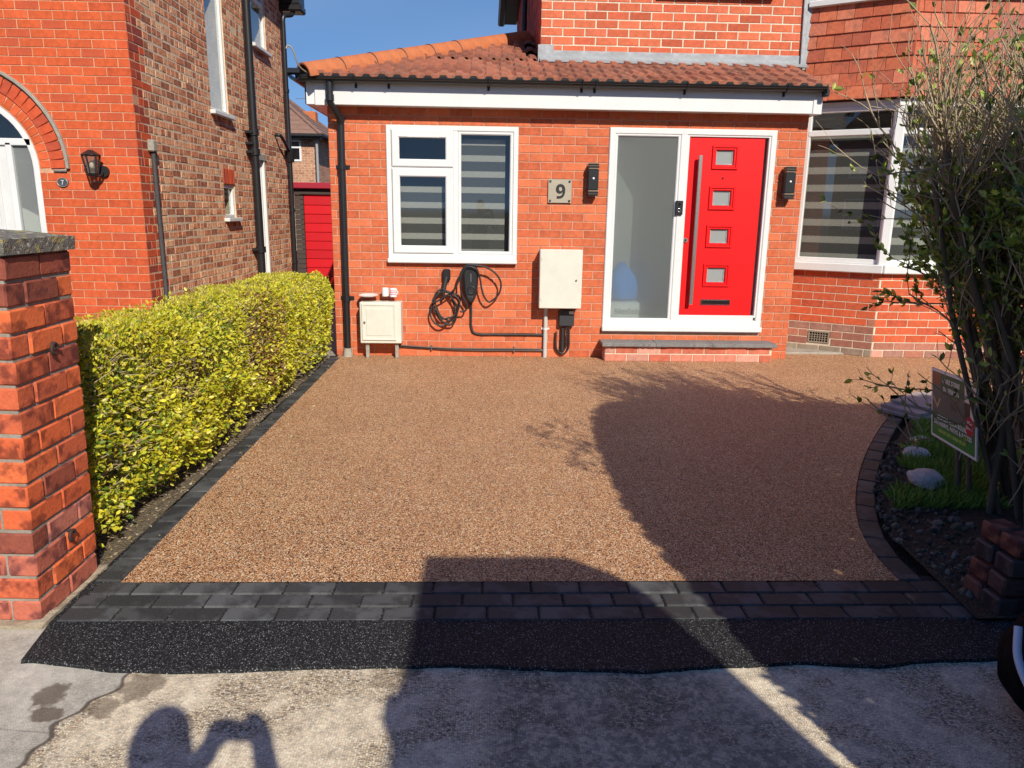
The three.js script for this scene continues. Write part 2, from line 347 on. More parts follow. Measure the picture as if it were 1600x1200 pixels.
function pieceGeo(kind, w, h, variant) {
  const k = KINDS[kind], key = kind + w.toFixed(3) + h.toFixed(3) + '_' + variant;
  if (cache[key]) return cache[key];
  const c = Math.min(k.c, w * .3), z = .005, o = [];
  const W = w / 2, H = h / 2, q = (a, b, d, e) => o.push(...a, ...b, ...d, ...a, ...d, ...e);
  const f = [[-W + c, -H + c, z], [W - c, -H + c, z], [W - c, H - c, z], [-W + c, H - c, z]];
  const m = [[-W, -H, z - c], [W, -H, z - c], [W, H, z - c], [-W, H, z - c]];
  const b = [[-W, -H, -.006], [W, -H, -.006], [W, H, -.006], [-W, H, -.006]];
  q(...f);
  for (let i = 0; i < 4; i++) { const j = (i + 1) % 4; q(m[i], m[j], f[j], f[i]); q(b[i], b[j], m[j], m[i]); }
  const g = new THREE.BufferGeometry();
  g.setAttribute('position', new THREE.BufferAttribute(new Float32Array(o), 3)); g.computeVertexNormals();
  metreUV(g, 1, hash(variant, 3, 17) * 3, hash(variant, 5, 19) * 3);
  const t = k.tones[variant % k.tones.length], v = .88 + .24 * hash(variant, 9, 23);
  return cache[key] = tint(g, t.map(x => Math.min(1, x * v)));
}
// lay courses over a wall; skip(row centre) gives intervals [a,b] left free; returns the pieces
function courses(wall, o) {
  const { u0, u1, v0, v1, kind, L = .2346, Hc = .0854, j = .0095, skip = () => [], bond = 'stretcher', kindAt, wob = 0 } = o, list = [];
  const n = Math.round((v1 - v0) / Hc);
  for (let r = 0; r < n; r++) {
    const y = v0 + (r + .5) * Hc, head = bond === 'garden' && r % 4 === 3, len = head ? L / 2 : L;
    let u = u0 - (r % 2 ? (head ? len * .5 : L / 2) : 0) - (o.shift || 0);
    const free = skip(y);
    for (; u < u1; ) {
      const l = bond === 'garden' && rnd() < .42 ? len / 2 : len; let segs = [[Math.max(u, u0) + j / 2, Math.min(u + l, u1) - j / 2]];
      for (const [a, b] of free) segs = segs.flatMap(([s, e]) => e <= a || s >= b ? [[s, e]] : [[s, a - j * .4], [b + j * .4, e]]);
      for (const [s, e] of segs) if (e - s > .025) {
        const w = Math.round((e - s) * 200) / 200, k = kindAt ? kindAt((s + e) / 2, y, r) : kind;
        list.push({ wall, kind: k, w, h: Hc - j, x: (s + e) / 2 + rr(-wob, wob), y: y + rr(-wob, wob), variant: Math.floor(rnd() * VARIANTS), tilt: rr(-.003, .003) + rr(-wob, wob) * 4, dz: rr(-.0008, .0008) - Math.abs(rr(-wob, wob)) });
      }
      u += l;
    }
  }
  return list;
}
const frustum = new THREE.Frustum(), PV = new THREE.Matrix4();
camera.updateProjectionMatrix(); camera.updateMatrixWorld(); PV.multiplyMatrices(camera.projectionMatrix, camera.matrixWorldInverse.copy(camera.matrixWorld).invert());
frustum.setFromProjectionMatrix(PV);
function settle(list, most, name = 'brick', restName = 'brickwork') {
  scene.updateMatrixWorld(true);
  const c = V(), n = V();
  for (const p of list) {
    c.set(p.x, p.y, 0).applyMatrix4(p.wall.matrixWorld); n.set(0, 0, 1).transformDirection(p.wall.matrixWorld);
    const s = EYE.clone().sub(c), d = s.length(), f = n.dot(s) / d;
    p.size = frustum.containsPoint(c) && f > 0 && !(p.hidden) ? p.w * p.h * f / (d * d) : -d * 1e-9;
  }
  const order = list.slice().sort((a, b) => b.size - a.size), rest = new Map();
  order.forEach((p, i) => {
    const g = pieceGeo(p.kind, p.w, p.h, p.variant);
    if (i < most && p.size > 0) {
      const m = obj(name, g, KINDS[p.kind].mat, p.wall); m.position.set(p.x, p.y, p.dz); m.rotation.z = p.tilt; return;
    }
    const key = p.wall.uuid + KINDS[p.kind].mat.uuid; if (!rest.has(key)) rest.set(key, { p, g: [] });
    rest.get(key).g.push(g.clone().rotateZ(p.tilt).translate(p.x, p.y, p.dz));
  });
  for (const { p, g } of rest.values()) stuff(obj(restName, g, KINDS[p.kind].mat, p.wall));
}
// mortar slab with openings; local x along the wall, z outwards; front face at z = 0
function slab(name, parent, pos, turn, outline, holes, thick, mat) {
  const m = obj(name, metreUV(extr(outline, thick, 0, holes.map(h => h.slice().reverse())).translate(0, 0, -thick)), mat, parent);
  m.position.set(...pos); m.rotation.y = turn; return m;
}

// ------------------------------------------------------------------ ground
const C_IN = [[3.25, -5.70], [2.966, -5.317], [2.532, -4.674], [2.24, -4.186], [2.032, -3.784], [1.895, -3.447], [1.829, -3.161], [1.812, -2.933]];
const curveIn = new THREE.CatmullRomCurve3(C_IN.map(([x, z]) => V(x, 0, z)));
{
  const g = obj('ground', ground([[-150, -160], [150, -160], [150, 60], [-150, 60]], -.05, 1), M.soil); struct(g);
  const pv = ground([[-40, -2.6], [40, -2.6], [40, 3.4], [-40, 3.4]], -.012);
  { const p = pv.attributes.position, uv = pv.attributes.uv; for (let i = 0; i < p.count; i++) uv.setXY(i, (p.getX(i) + 2) / 4, 1 - (p.getZ(i) + 2.9) / 2); }
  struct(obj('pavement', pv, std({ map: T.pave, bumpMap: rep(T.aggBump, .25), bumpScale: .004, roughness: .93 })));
  const road = obj('road', ground([[-60, 3.52], [60, 3.52], [60, 10], [-60, 10]], -.11), M.tarmac); struct(road);
  const kerb = struct(obj('kerb', bx(-40, 40, -.2, -.008, 3.4, 3.53, .012), M.concrete));
  // new tarmac band with a ragged front edge
  const edge = [], N = 90;
  for (let i = 0; i <= N; i++) {
    const x = mix(-1.615, 2.15, i / N), px = [[-1.62, -2.375], [-1.22, -2.315], [-1.0, -2.305], [-.6, -2.325], [-.1, -2.33], [.3, -2.305], [.56, -2.29], [.8, -2.315], [1.15, -2.335], [1.4, -2.31], [1.6, -2.345], [2.2, -2.365]];
    let k = 0; while (k < px.length - 2 && px[k + 1][0] < x) k++;
    edge.push([x, mix(px[k][1], px[k + 1][1], smooth(px[k][0], px[k + 1][0], x)) + rr(-.0035, .0035)]);
  }
  const band = [[2.15, -2.63], [-1.655, -2.63], ...edge];
  const tg = [ground(band, -.001)];
  { const o = []; for (let i = 0; i < edge.length - 1; i++) { const [a, b] = edge[i], [c, d] = edge[i + 1]; o.push(a, -.014, b + .006, c, -.014, d + .006, c, -.001, d, a, -.014, b + .006, c, -.001, d, a, -.001, b); }
    const s = new THREE.BufferGeometry(); s.setAttribute('position', new THREE.BufferAttribute(new Float32Array(o), 3)); s.computeVertexNormals(); tg.push(metreUV(s)); }
  struct(obj('tarmac_strip', tg, M.tarmac));
  const cp = curveIn.getPoints(60).map(p => [p.x, p.z]);
  struct(obj('driveway', ground([[-1.535, -2.928], [-1.60, -8.03], [9, -8.7], [9, -6.55], [3.6, -6.35], ...cp.slice(2)], 0), M.resin));
  struct(obj('side_path', ground([[-3.58, -3.05], [-2.28, -3.05], [-2.28, -8], [-1.5, -8], [-1.5, -20], [-3.58, -20]], -.02), M.concrete));
  struct(obj('hedge_bed', ground([[-2.28, -3.0], [-1.655, -2.98], [-1.66, -7.95], [-2.28, -7.95]], -.006), M.soilPale));
  struct(obj('front_garden', ground([[-40, -2.62], [-3.58, -2.62], [-3.58, -9], [-40, -9]], -.02), M.soil));
  const gb = struct(obj('garden_bed', ground([[1.94, -2.6], [2.0, -3.3], [2.2, -3.85], [2.6, -4.55], [3.3, -5.5], [3.75, -6.1], [9, -6.3], [9, -2.6]], .012), M.soil));
}
// block pavers: three courses along the front, one along the hedge, a curved row by the garden
{
  const root = new THREE.Group(); root.name = 'block_paving'; struct(root); scene.add(root);
  struct(obj('bedding', ground([[-1.70, -2.985], [-1.68, -2.62], [2.12, -2.615], [2.1, -2.985]], -.006), M.tarmac, root));
  struct(obj('bedding', ground([[-1.67, -2.95], [-1.535, -2.95], [-1.58, -8.0], [-1.69, -8.0]], -.006), M.tarmac, root));
  const tones = [.075, .09, .068, .10, .08].map(k => [k, k * 1.03, k * 1.03]), pc = {};
  const paver = (w, d, x, z, turn) => {
    const v = Math.floor(rnd() * 8), key = `${Math.round(w * 200)}_${Math.round(d * 200)}_${v}`;
    pc[key] = pc[key] || tint(metreUV(cbox(w, .06, d, .006), 1, v * .37, v * .71), tones[v % 5]);
    const m = obj('paver', pc[key], M.paver, root); m.position.set(x, -.0275 + rr(-.0012, .0012), z); m.rotation.set(rr(-.004, .004), turn + rr(-.006, .006), rr(-.004, .004));
  };
  for (let r = 0; r < 3; r++) {
    const z = -2.928 + .051 + r * .1035, L = .206, off = [0.06, .12, .0][r];
    for (let x = -1.60 - r * .02 - off; x < 1.98; x += L) { const a = Math.max(x, -1.62 - r * .02), b = Math.min(x + L, 2.02); if (b - a > .04) paver(b - a - .006, .098, (a + b) / 2, z, 0); }
  }
  for (let i = 0, z = -2.94; z > -7.92; i++, z -= .206) { const l = Math.min(.206, 7.93 + z), xc = -1.597 - .016 * (-(z) - 2.9) / 5; if (l > .05) paver(l - .006, .108, xc, z - l / 2, Math.PI / 2 + .0032); }
  const len = curveIn.getLength(), n = Math.round(len / .232);
  for (let i = 0; i < n; i++) {
    const t = (i + .5) / n, p = curveIn.getPointAt(t), d = curveIn.getTangentAt(t), nx = -d.z, nz = d.x;
    const side = nx > 0 ? 1 : -1; paver(len / n - .012, .10, p.x + nx * side * .054, p.z + nz * side * .054, Math.atan2(-d.z, d.x));
  }
}

// ------------------------------------------------------------------ house 9
const ZW = -8.016, ZU = -8.66, H9 = thing('brick_house', 'red brick house with a tiled front extension and a bright red door', 'house');
const list9 = [];
{
  // extension front
  const holes = [rect(-1.035, .305, 1.03, 2.378), rect(1.25, 2.98, .295, 2.395)];
  const w = slab('wall', H9, [0, 0, ZW], 0, rect(-1.62, 3.30, 0, 2.56), holes, .24, M.mortarExt);
  const sk = y => [...(y > 1.03 && y < 2.378 + .03 ? [[-1.035, .305]] : []), ...(y > .27 && y < 2.395 + .03 ? [[1.25, 2.98]] : [])];
  list9.push(...courses(w, { u0: -1.625, u1: 3.305, v0: -.005, v1: 2.56, kind: 'ext', skip: sk, shift: .06 }));
  // sides of the extension
  const wl = slab('wall', H9, [-1.62, 0, -13.5], -Math.PI / 2, rect(-.0, 5.24, 0, 2.56), [], .24, M.mortarExt);
  list9.push(...courses(wl, { u0: .0, u1: 5.484, v0: -.005, v1: 2.56, kind: 'ext' }));
  const wr = slab('wall', H9, [3.30, 0, -8.26], Math.PI / 2, rect(0, .5, 0, 2.56), [], .24, M.mortarExt);
  list9.push(...courses(wr, { u0: -.244, u1: .5, v0: -.005, v1: 2.56, kind: 'ext' }));
  // upper storey
  const wu = slab('wall', H9, [0, 0, ZU], 0, rect(.56, 3.55, 2.9, 5.35), [rect(1.85, 3.0, 3.86, 5.0)], .24, M.mortarUp);
  list9.push(...courses(wu, { u0: .556, u1: 3.55, v0: 3.215, v1: 5.35, kind: 'upper', L: .238, Hc: .0865, j: .011, skip: y => y > 3.84 && y < 5 ? [[1.85, 3.0]] : [], wob: .0012 }));
  const ws = slab('wall', H9, [.56, 0, -16], -Math.PI / 2, rect(0, 7.1, 2.6, 5.35), [], .24, M.mortarUp);
  list9.push(...courses(ws, { u0: 0, u1: 7.34, v0: 2.6, v1: 5.35, kind: 'quoin', L: .238, Hc: .0865 }));
  // bay
  const A = [3.55, -8.66], B = [4.33, -8.15], ang = Math.atan2(-(B[1] - A[1]), B[0] - A[0]), cl = Math.hypot(B[0] - A[0], B[1] - A[1]);
  const dirt = (u, y, r) => r === 0 ? 'bayBase' : r < 4 ? 'bayDirty' : r < 5 && rnd() < .5 ? 'bayDirty' : 'bay';
  const wc = slab('bay_wall', H9, [A[0], 0, A[1]], ang, rect(-.2, cl, 0, .95), [rect(.24, .48, .10, .245)], .2, M.mortarUp);
  list9.push(...courses(wc, { u0: -.1, u1: cl + .003, v0: -.005, v1: .95, L: .238, Hc: .0868, j: .010, kindAt: dirt, skip: y => y > .08 && y < .26 ? [[.24, .48]] : [] }));
  const wf = slab('bay_wall', H9, [B[0], 0, B[1]], 0, rect(0, 4.6, 0, .95), [], .2, M.mortarUp);
  list9.push(...courses(wf, { u0: -.003, u1: 4.6, v0: -.005, v1: .95, L: .238, Hc: .0868, j: .010, kindAt: (u, y, r) => r < 2 ? (rnd() < .5 ? 'step' : 'bayDirty') : 'bay', shift: .1 }));
  // air brick in the cant
  { const v = new THREE.Group(); v.name = 'air_brick'; v.position.set(A[0], 0, A[1]); v.rotation.y = ang; H9.add(v);
    const gs = [frame(.243, .477, .103, .243, .018, -.03, .008, .003)];
    for (let i = 1; i < 7; i++) gs.push(bx(.261 + i * .0284 - .004, .261 + i * .0284 + .004, .12, .226, -.028, .003, .001));
    for (let i = 1; i < 4; i++) gs.push(bx(.26, .46, .121 + i * .0262 - .004, .121 + i * .0262 + .004, -.026, .001, .001));
    obj('grille', gs, std({ color: rgb(.34, .28, .21), map: rep(T.grain, .2), roughness: .95 }), v);
    obj('cavity', bx(.23, .49, .09, .255, -.12, -.06, .001), M.black, v); }
  // lead where upper wall meets roof and bay
  obj('flashing', [bx(.545, 3.47, 3.10, 3.245, ZU - .01, ZU + .012, .003), bx(.53, .70, 3.05, 3.30, ZU - .01, ZU + .016, .003), metreUV(new THREE.BoxGeometry(2.9, .006, .17).rotateX(.38).translate(2.0, 3.135, ZU + .075))], M.lead, H9);
  const lf = obj('flashing', [bx(0, .10, 0, .80, 0, .014, .003), bx(-.04, .0, .0, .80, .004, .03, .003)], M.lead, H9); lf.position.set(3.44, 3.12, ZU + .006); lf.rotation.z = .03;
  // bodies that close the house
  obj('rear_wall', [bx(-1.6, 9, 0, 2.6, -16.2, -16, .01), bx(.6, 9, 2.6, 5.35, -16.2, -16, .01), bx(8.9, 9.1, 0, 5.35, -16, -8.15, .01)], M.mortarExt, H9);
  obj('floor_slab', [bx(-1.4, 8.9, -.04, .02, -16, -8.3, .01), bx(.6, 8.9, 2.62, 2.78, -15.9, -8.95, .01)], M.concrete, H9);
  obj('ceiling', bx(-1.4, 3.1, 2.44, 2.50, -13, -8.27, .01), M.hall, H9);
  // main roof, out of the picture
  { const g = extr([[.25, 5.3], [9.3, 5.3], [5.4, 8.2], [4.2, 8.2]], 8.2).translate(0, 0, -16.4); obj('main_roof', metreUV(g), M.terracotta, H9); obj('eaves_gutter', [bx(.18, .32, 5.18, 5.31, -16.4, -8.15, .03), bx(.26, .56, 5.2, 5.3, -16.3, -8.2, .01), bar([.49, 3.4, -11.2], [.49, 5.0, -11.2], .036), tube([[.49, 4.98, -11.2], [.47, 5.08, -11.2], [.28, 5.14, -11.2], [.25, 5.2, -11.2]], .036, 8, 14)], M.blackPlastic, H9); }
}
// ---- extension roof
const TH = 20 * Math.PI / 180, EAVE = V(-1.80, 2.795, -7.72), GAUGE = .252;
{
  const roof = obj('roof', (() => {
    const run = ZU * -1 - 7.72, rise = run * Math.tan(TH), x0 = -1.80, x1 = 3.34, z0 = -7.72, y0 = 2.765;
    const hx = 2.36, t = hx; const P = (x, y, z) => [x, y, z];
    // front slope, hip, left slope (decking under the tiles)
    const a = P(x0, y0, z0), b = P(x1, y0, z0), c = P(x1, y0 + rise, ZU), d = P(.56, y0 + rise, ZU), e = P(x0 + t, y0 + t * Math.tan(TH), z0 - t), f = P(x0 + t, y0 + t * Math.tan(TH), -13.5), g = P(x0, y0, -13.5), k = P(.56, y0 + t * Math.tan(TH), z0 - t);
    const o = []; const tri = (...p) => p.forEach(q => o.push(...q));
    tri(a, b, c); tri(a, c, d); tri(a, d, e); tri(a, e, f); tri(a, f, g);
    const ge = new THREE.BufferGeometry(); ge.setAttribute('position', new THREE.BufferAttribute(new Float32Array(o), 3)); ge.computeVertexNormals(); return metreUV(ge);
  })(), M.darkWood, H9);
  // one pantile wave, .1475 wide; a tile is two waves
  const PRO = [[0, 0], [.022, 0], [.040, .024], [.092, .024], [.110, 0], [.1475, 0]];
  const tileGeo = (waves, v, tone) => {
    const pr = []; for (let k = 0; k < waves; k++) for (const [x, y] of PRO.slice(k ? 1 : 0)) pr.push([x + k * .1475, y]);
    const o = [], L = .33, th = .027; const q = (a, b, c, d) => o.push(...a, ...b, ...c, ...a, ...c, ...d);
    for (let i = 0; i < pr.length - 1; i++) {
      const [a, p] = pr[i], [b, r] = pr[i + 1];
      q([a, p, 0], [b, r, 0], [b, r, -L], [a, p, -L]);
      q([a, p - th, 0], [b, r - th, 0], [b, r, 0], [a, p, 0]);
    }
    const e = pr[pr.length - 1]; q([e[0], e[1] - th, 0], [e[0], e[1] - th, -L], [e[0], e[1], -L], [e[0], e[1], 0]); q([0, -th, -L], [0, -th, 0], [0, 0, 0], [0, 0, -L]);
    const g = new THREE.BufferGeometry(); g.setAttribute('position', new THREE.BufferAttribute(new Float32Array(o), 3)); g.computeVertexNormals();
    return tint(metreUV(g, 1, v * .31, v * .57), tone);
  };
  const tn = [[.46, .165, .098], [.42, .145, .085], [.48, .18, .11], [.38, .13, .08], [.44, .175, .112], [.40, .155, .098], [.50, .175, .10]], geos = [1, 2].map(w => Array.from({ length: 14 }, (_, v) => tileGeo(w, v, tn[v % 7].map(c => c * (.85 + .3 * hash(v, w, 7))))));
  const greyGeos = [1, 2].map(w => tileGeo(w, 3, [.42, .40, .36]));
  const place = (waves, x, r, x0) => {
    const s = r * GAUGE, g = r >= 4 && x > .42 && x < .75 ? greyGeos[waves - 1] : pick(geos[waves - 1]);
    const m = obj('tile', g, M.rooftile, roof);
    m.position.set(x, EAVE.y + s * Math.sin(TH) + .022 * Math.cos(TH) + rr(-.002, .002), EAVE.z - s * Math.cos(TH) + .012 * Math.sin(TH));
    m.rotation.set(TH - .10 + rr(-.008, .008), 0, rr(-.006, .006), 'YXZ');
  };
  for (let r = 0; r < 9; r++) {
    const s = r * GAUGE, lim = EAVE.x + s * Math.cos(TH) - .02, off = (r % 2) * .1475;
    const right = r < 4 ? 3.33 : .56;
    for (let x = right - .295 + (r < 4 ? 0 : .0) - off; x > lim - .3; x -= .295) {
      if (x > lim) place(2, x, r); else if (x + .1475 > lim) place(1, x + .1475, r);
    }
    if (off && r < 4) place(1, right - .1475, r);
  }
  // hip of half-round ridge tiles
  const dir = V(1, Math.tan(TH), -1).normalize(), side = V(1, 0, 1).normalize(), up = V().crossVectors(side, dir); if (up.y < 0) up.negate();
  const hg = (() => { const g = new THREE.CylinderGeometry(.128, .120, .44, 14, 1, true, -Math.PI / 2 - .12, Math.PI + .24), h = new THREE.CylinderGeometry(.112, .104, .44, 14, 1, true, -Math.PI / 2 - .12, Math.PI + .24);
    const ring = new THREE.RingGeometry(.104, .120, 14, 1, -.12, Math.PI + .24).rotateX(Math.PI / 2).rotateY(0).translate(0, -.22, 0); return metreUV(merge([g, h, ring].map(q => q.toNonIndexed()))); })();
  const basis = new THREE.Matrix4().makeBasis(V().crossVectors(dir, up), dir, up);
  for (let i = 0; i < 8; i++) {
    const m = obj('ridge_tile', hg, M.terracotta, roof), c = EAVE.clone().add(V(.02, -.012, -.02)).addScaledVector(dir, .22 + i * .405);
    m.quaternion.setFromRotationMatrix(basis); m.position.copy(c); m.rotateX(-.02);
    if (i && i < 6) { const j = obj('joint_mortar', new THREE.TorusGeometry(.123, .007, 6, 16, Math.PI + .2).rotateX(Math.PI / 2), M.black, roof); j.quaternion.copy(m.quaternion); j.position.copy(EAVE.clone().add(V(.02, -.012, -.02)).addScaledVector(dir, i * .405 + .015)); }
  }
  const iron = obj('hip_iron', tube([[-1.72, 2.80, -7.74], [-1.80, 2.86, -7.66], [-1.835, 2.97, -7.63], [-1.86, 3.02, -7.62], [-1.89, 3.03, -7.61], [-1.90, 3.0, -7.60]], .008, 6), std({ color: rgb(.32, .28, .22), roughness: .6, metalness: .6 }), roof);
  // fascia, soffit, gutter
  obj('fascia', [bx(-1.70, 3.345, 2.545, 2.765, -7.862, -7.846, .003), bx(-1.705, -1.60, 2.535, 2.77, -7.868, -7.836, .004), bx(3.26, 3.352, 2.54, 2.77, -7.868, -7.836, .004), bx(-1.806, -1.79, 2.545, 2.765, -13.4, -7.862, .003), bx(-1.806, -1.70, 2.545, 2.765, -7.878, -7.862, .003), bx(3.336, 3.352, 2.545, 2.76, -8.64, -7.868, .003)], M.upvc, H9);
  obj('soffit', [bx(-1.79, 3.336, 2.55, 2.56, -8.03, -7.863, .001), bx(-1.79, -1.6, 2.55, 2.56, -13.4, -8.03, .001)], M.upvc, H9);
  const gp = []; for (let i = 0; i <= 12; i++) { const a = Math.PI + i / 12 * Math.PI; gp.push([Math.cos(a) * .060, Math.sin(a) * .060]); } gp.push([.056, .012], [.052, .012]); for (let i = 12; i >= 0; i--) { const a = Math.PI + i / 12 * Math.PI; gp.push([Math.cos(a) * .052, Math.sin(a) * .052]); } gp.push([-.06, .012]);
  const gut = obj('gutter', [metreUV(extr(gp, 5.20).rotateY(Math.PI / 2).translate(-1.86, 2.80, -7.782)), metreUV(extr(gp, 5.6).translate(-1.865, 2.80, -13.3)), bx(-1.93, -1.80, 2.80, 2.845, -7.78, -7.66, .004), bx(3.335, 3.35, 2.735, 2.815, -7.845, -7.72, .003), bx(3.325, 3.375, 2.70, 2.77, -7.82, -7.74, .01)], M.blackPlastic, H9);
  for (const x of [-.98, .0, .92, 1.05, 1.95, 2.95, -1.3]) {
    const b = obj('gutter_bracket', [tube(Array.from({ length: 7 }, (_, i) => { const a = Math.PI + i / 6 * Math.PI; return [x, 2.80 + Math.sin(a) * .066, -7.782 + Math.cos(a) * .066 * -1]; }), .007, 6, 14), bx(x - .012, x + .012, 2.70, 2.77, -7.848, -7.835, .003)], M.blackPlastic, gut);
  }
  // downpipe
  const dp = obj('downpipe', [bar([-1.545, 2.76, -7.782], [-1.547, 2.60, -7.782], .034, .034, 16), tube([[-1.547, 2.61, -7.782], [-1.546, 2.56, -7.79], [-1.49, 2.44, -7.91], [-1.480, 2.38, -7.95], [-1.480, 2.33, -7.952]], .034, 16, 30), bar([-1.480, 2.36, -7.952], [-1.490, .055, -7.952], .034, .034, 16)], M.blackPlastic, H9);
  for (const [y, r] of [[2.60, .042], [2.42, .041], [1.96, .041], [.62, .041]]) {
    const x = y > 2.5 ? -1.547 : y > 2.4 ? -1.481 : -1.4835, z = y > 2.5 ? -7.782 : -7.952;
    obj('pipe_collar', [bar([x, y - .03, z], [x, y + .03, z], r, r, 16), ...(y < 2.4 ? [bx(x - .07, x + .07, y - .02, y + .02, -8.02, -8.0, .003)] : [])], M.blackPlastic, dp);
  }
  obj('pipe_shoe', metreUV(new THREE.CylinderGeometry(.04, .055, .09, 14).translate(-1.49, .045, -7.95)), M.concrete, dp);
}
// ---- left window of the extension
function band(parent, x0, x1, y0, y1, z, mat, name) { return obj(name, bx(x0, x1, y0, y1, z - .002, z + .002, .0005), mat, parent); }
function zebra(parent, x0, x1, y0, y1, z, top, period = .16, light = .062) {
  const b = obj('blind', bx(x0, x1, y1 - .05, y1, z - .03, z + .02, .006), M.blindDark, parent);
  for (let y = top + period; y > y0 - period; y -= period) {
    const a = Math.max(y0, y - light), c = Math.min(y1 - .05, y); if (c - a > .005) band(b, x0, x1, a, c, z, M.blindSheer, 'blind_band');
    const d = Math.max(y0, y - period), e = Math.min(y1 - .05, y - light); if (e - d > .005) band(b, x0, x1, d, e, z, M.blindDark, 'blind_band');
  }
  return b;
}
{
  const w = obj('window', [frame(-1.04, .31, 1.045, 2.381, .05, ZW - .05, ZW + .022), bx(-.357, -.309, 1.09, 2.34, ZW - .045, ZW + .018, .006), bx(-1.0, -.34, 1.954, 1.98, ZW - .045, ZW + .016, .005)], M.upvc, H9);
  obj('window_sill', bx(-1.045, .312, 1.0, 1.05, ZW - .05, ZW + .07, .008), M.upvc, w);
  const s1 = obj('sash', [frame(-.985, -.357, 1.973, 2.338, .078, ZW - .03, ZW + .034, .010), bx(-.83, -.50, 2.262, 2.285, ZW + .0, ZW + .040, .004)], M.upvc, w);
  obj('pane', bx(-.91, -.43, 2.045, 2.27, ZW - .008, ZW - .004, .001), M.glass, s1);
  const s2 = obj('sash', frame(-.985, -.357, 1.10, 1.957, .080, ZW - .03, ZW + .034, .010), M.upvc, w);
  obj('pane', bx(-.91, -.43, 1.17, 1.885, ZW - .008, ZW - .004, .001), M.glass, s2);
  obj('bead', frame(-.312, .262, 1.092, 2.334, .036, ZW - .03, ZW + .016, .010), M.upvc, w);
  obj('pane', bx(-.285, .235, 1.12, 2.30, ZW - .012, ZW - .008, .001), M.glass, w);
  zebra(w, -.95, -.40, 1.06, 1.93, ZW - .10, 2.106); zebra(w, -.33, .18, 1.06, 2.36, ZW - .10, 2.106);
  obj('inner_room', [bx(-1.3, .6, .6, 2.44, -9.6, -9.5, .01), bx(-1.38, -1.3, .6, 2.44, -9.5, -8.27, .01), bx(.5, .6, .6, 2.44, -9.5, -8.27, .01), bx(-1.3, .6, .8, .86, -9.5, -8.27, .01)], M.room, H9);
}
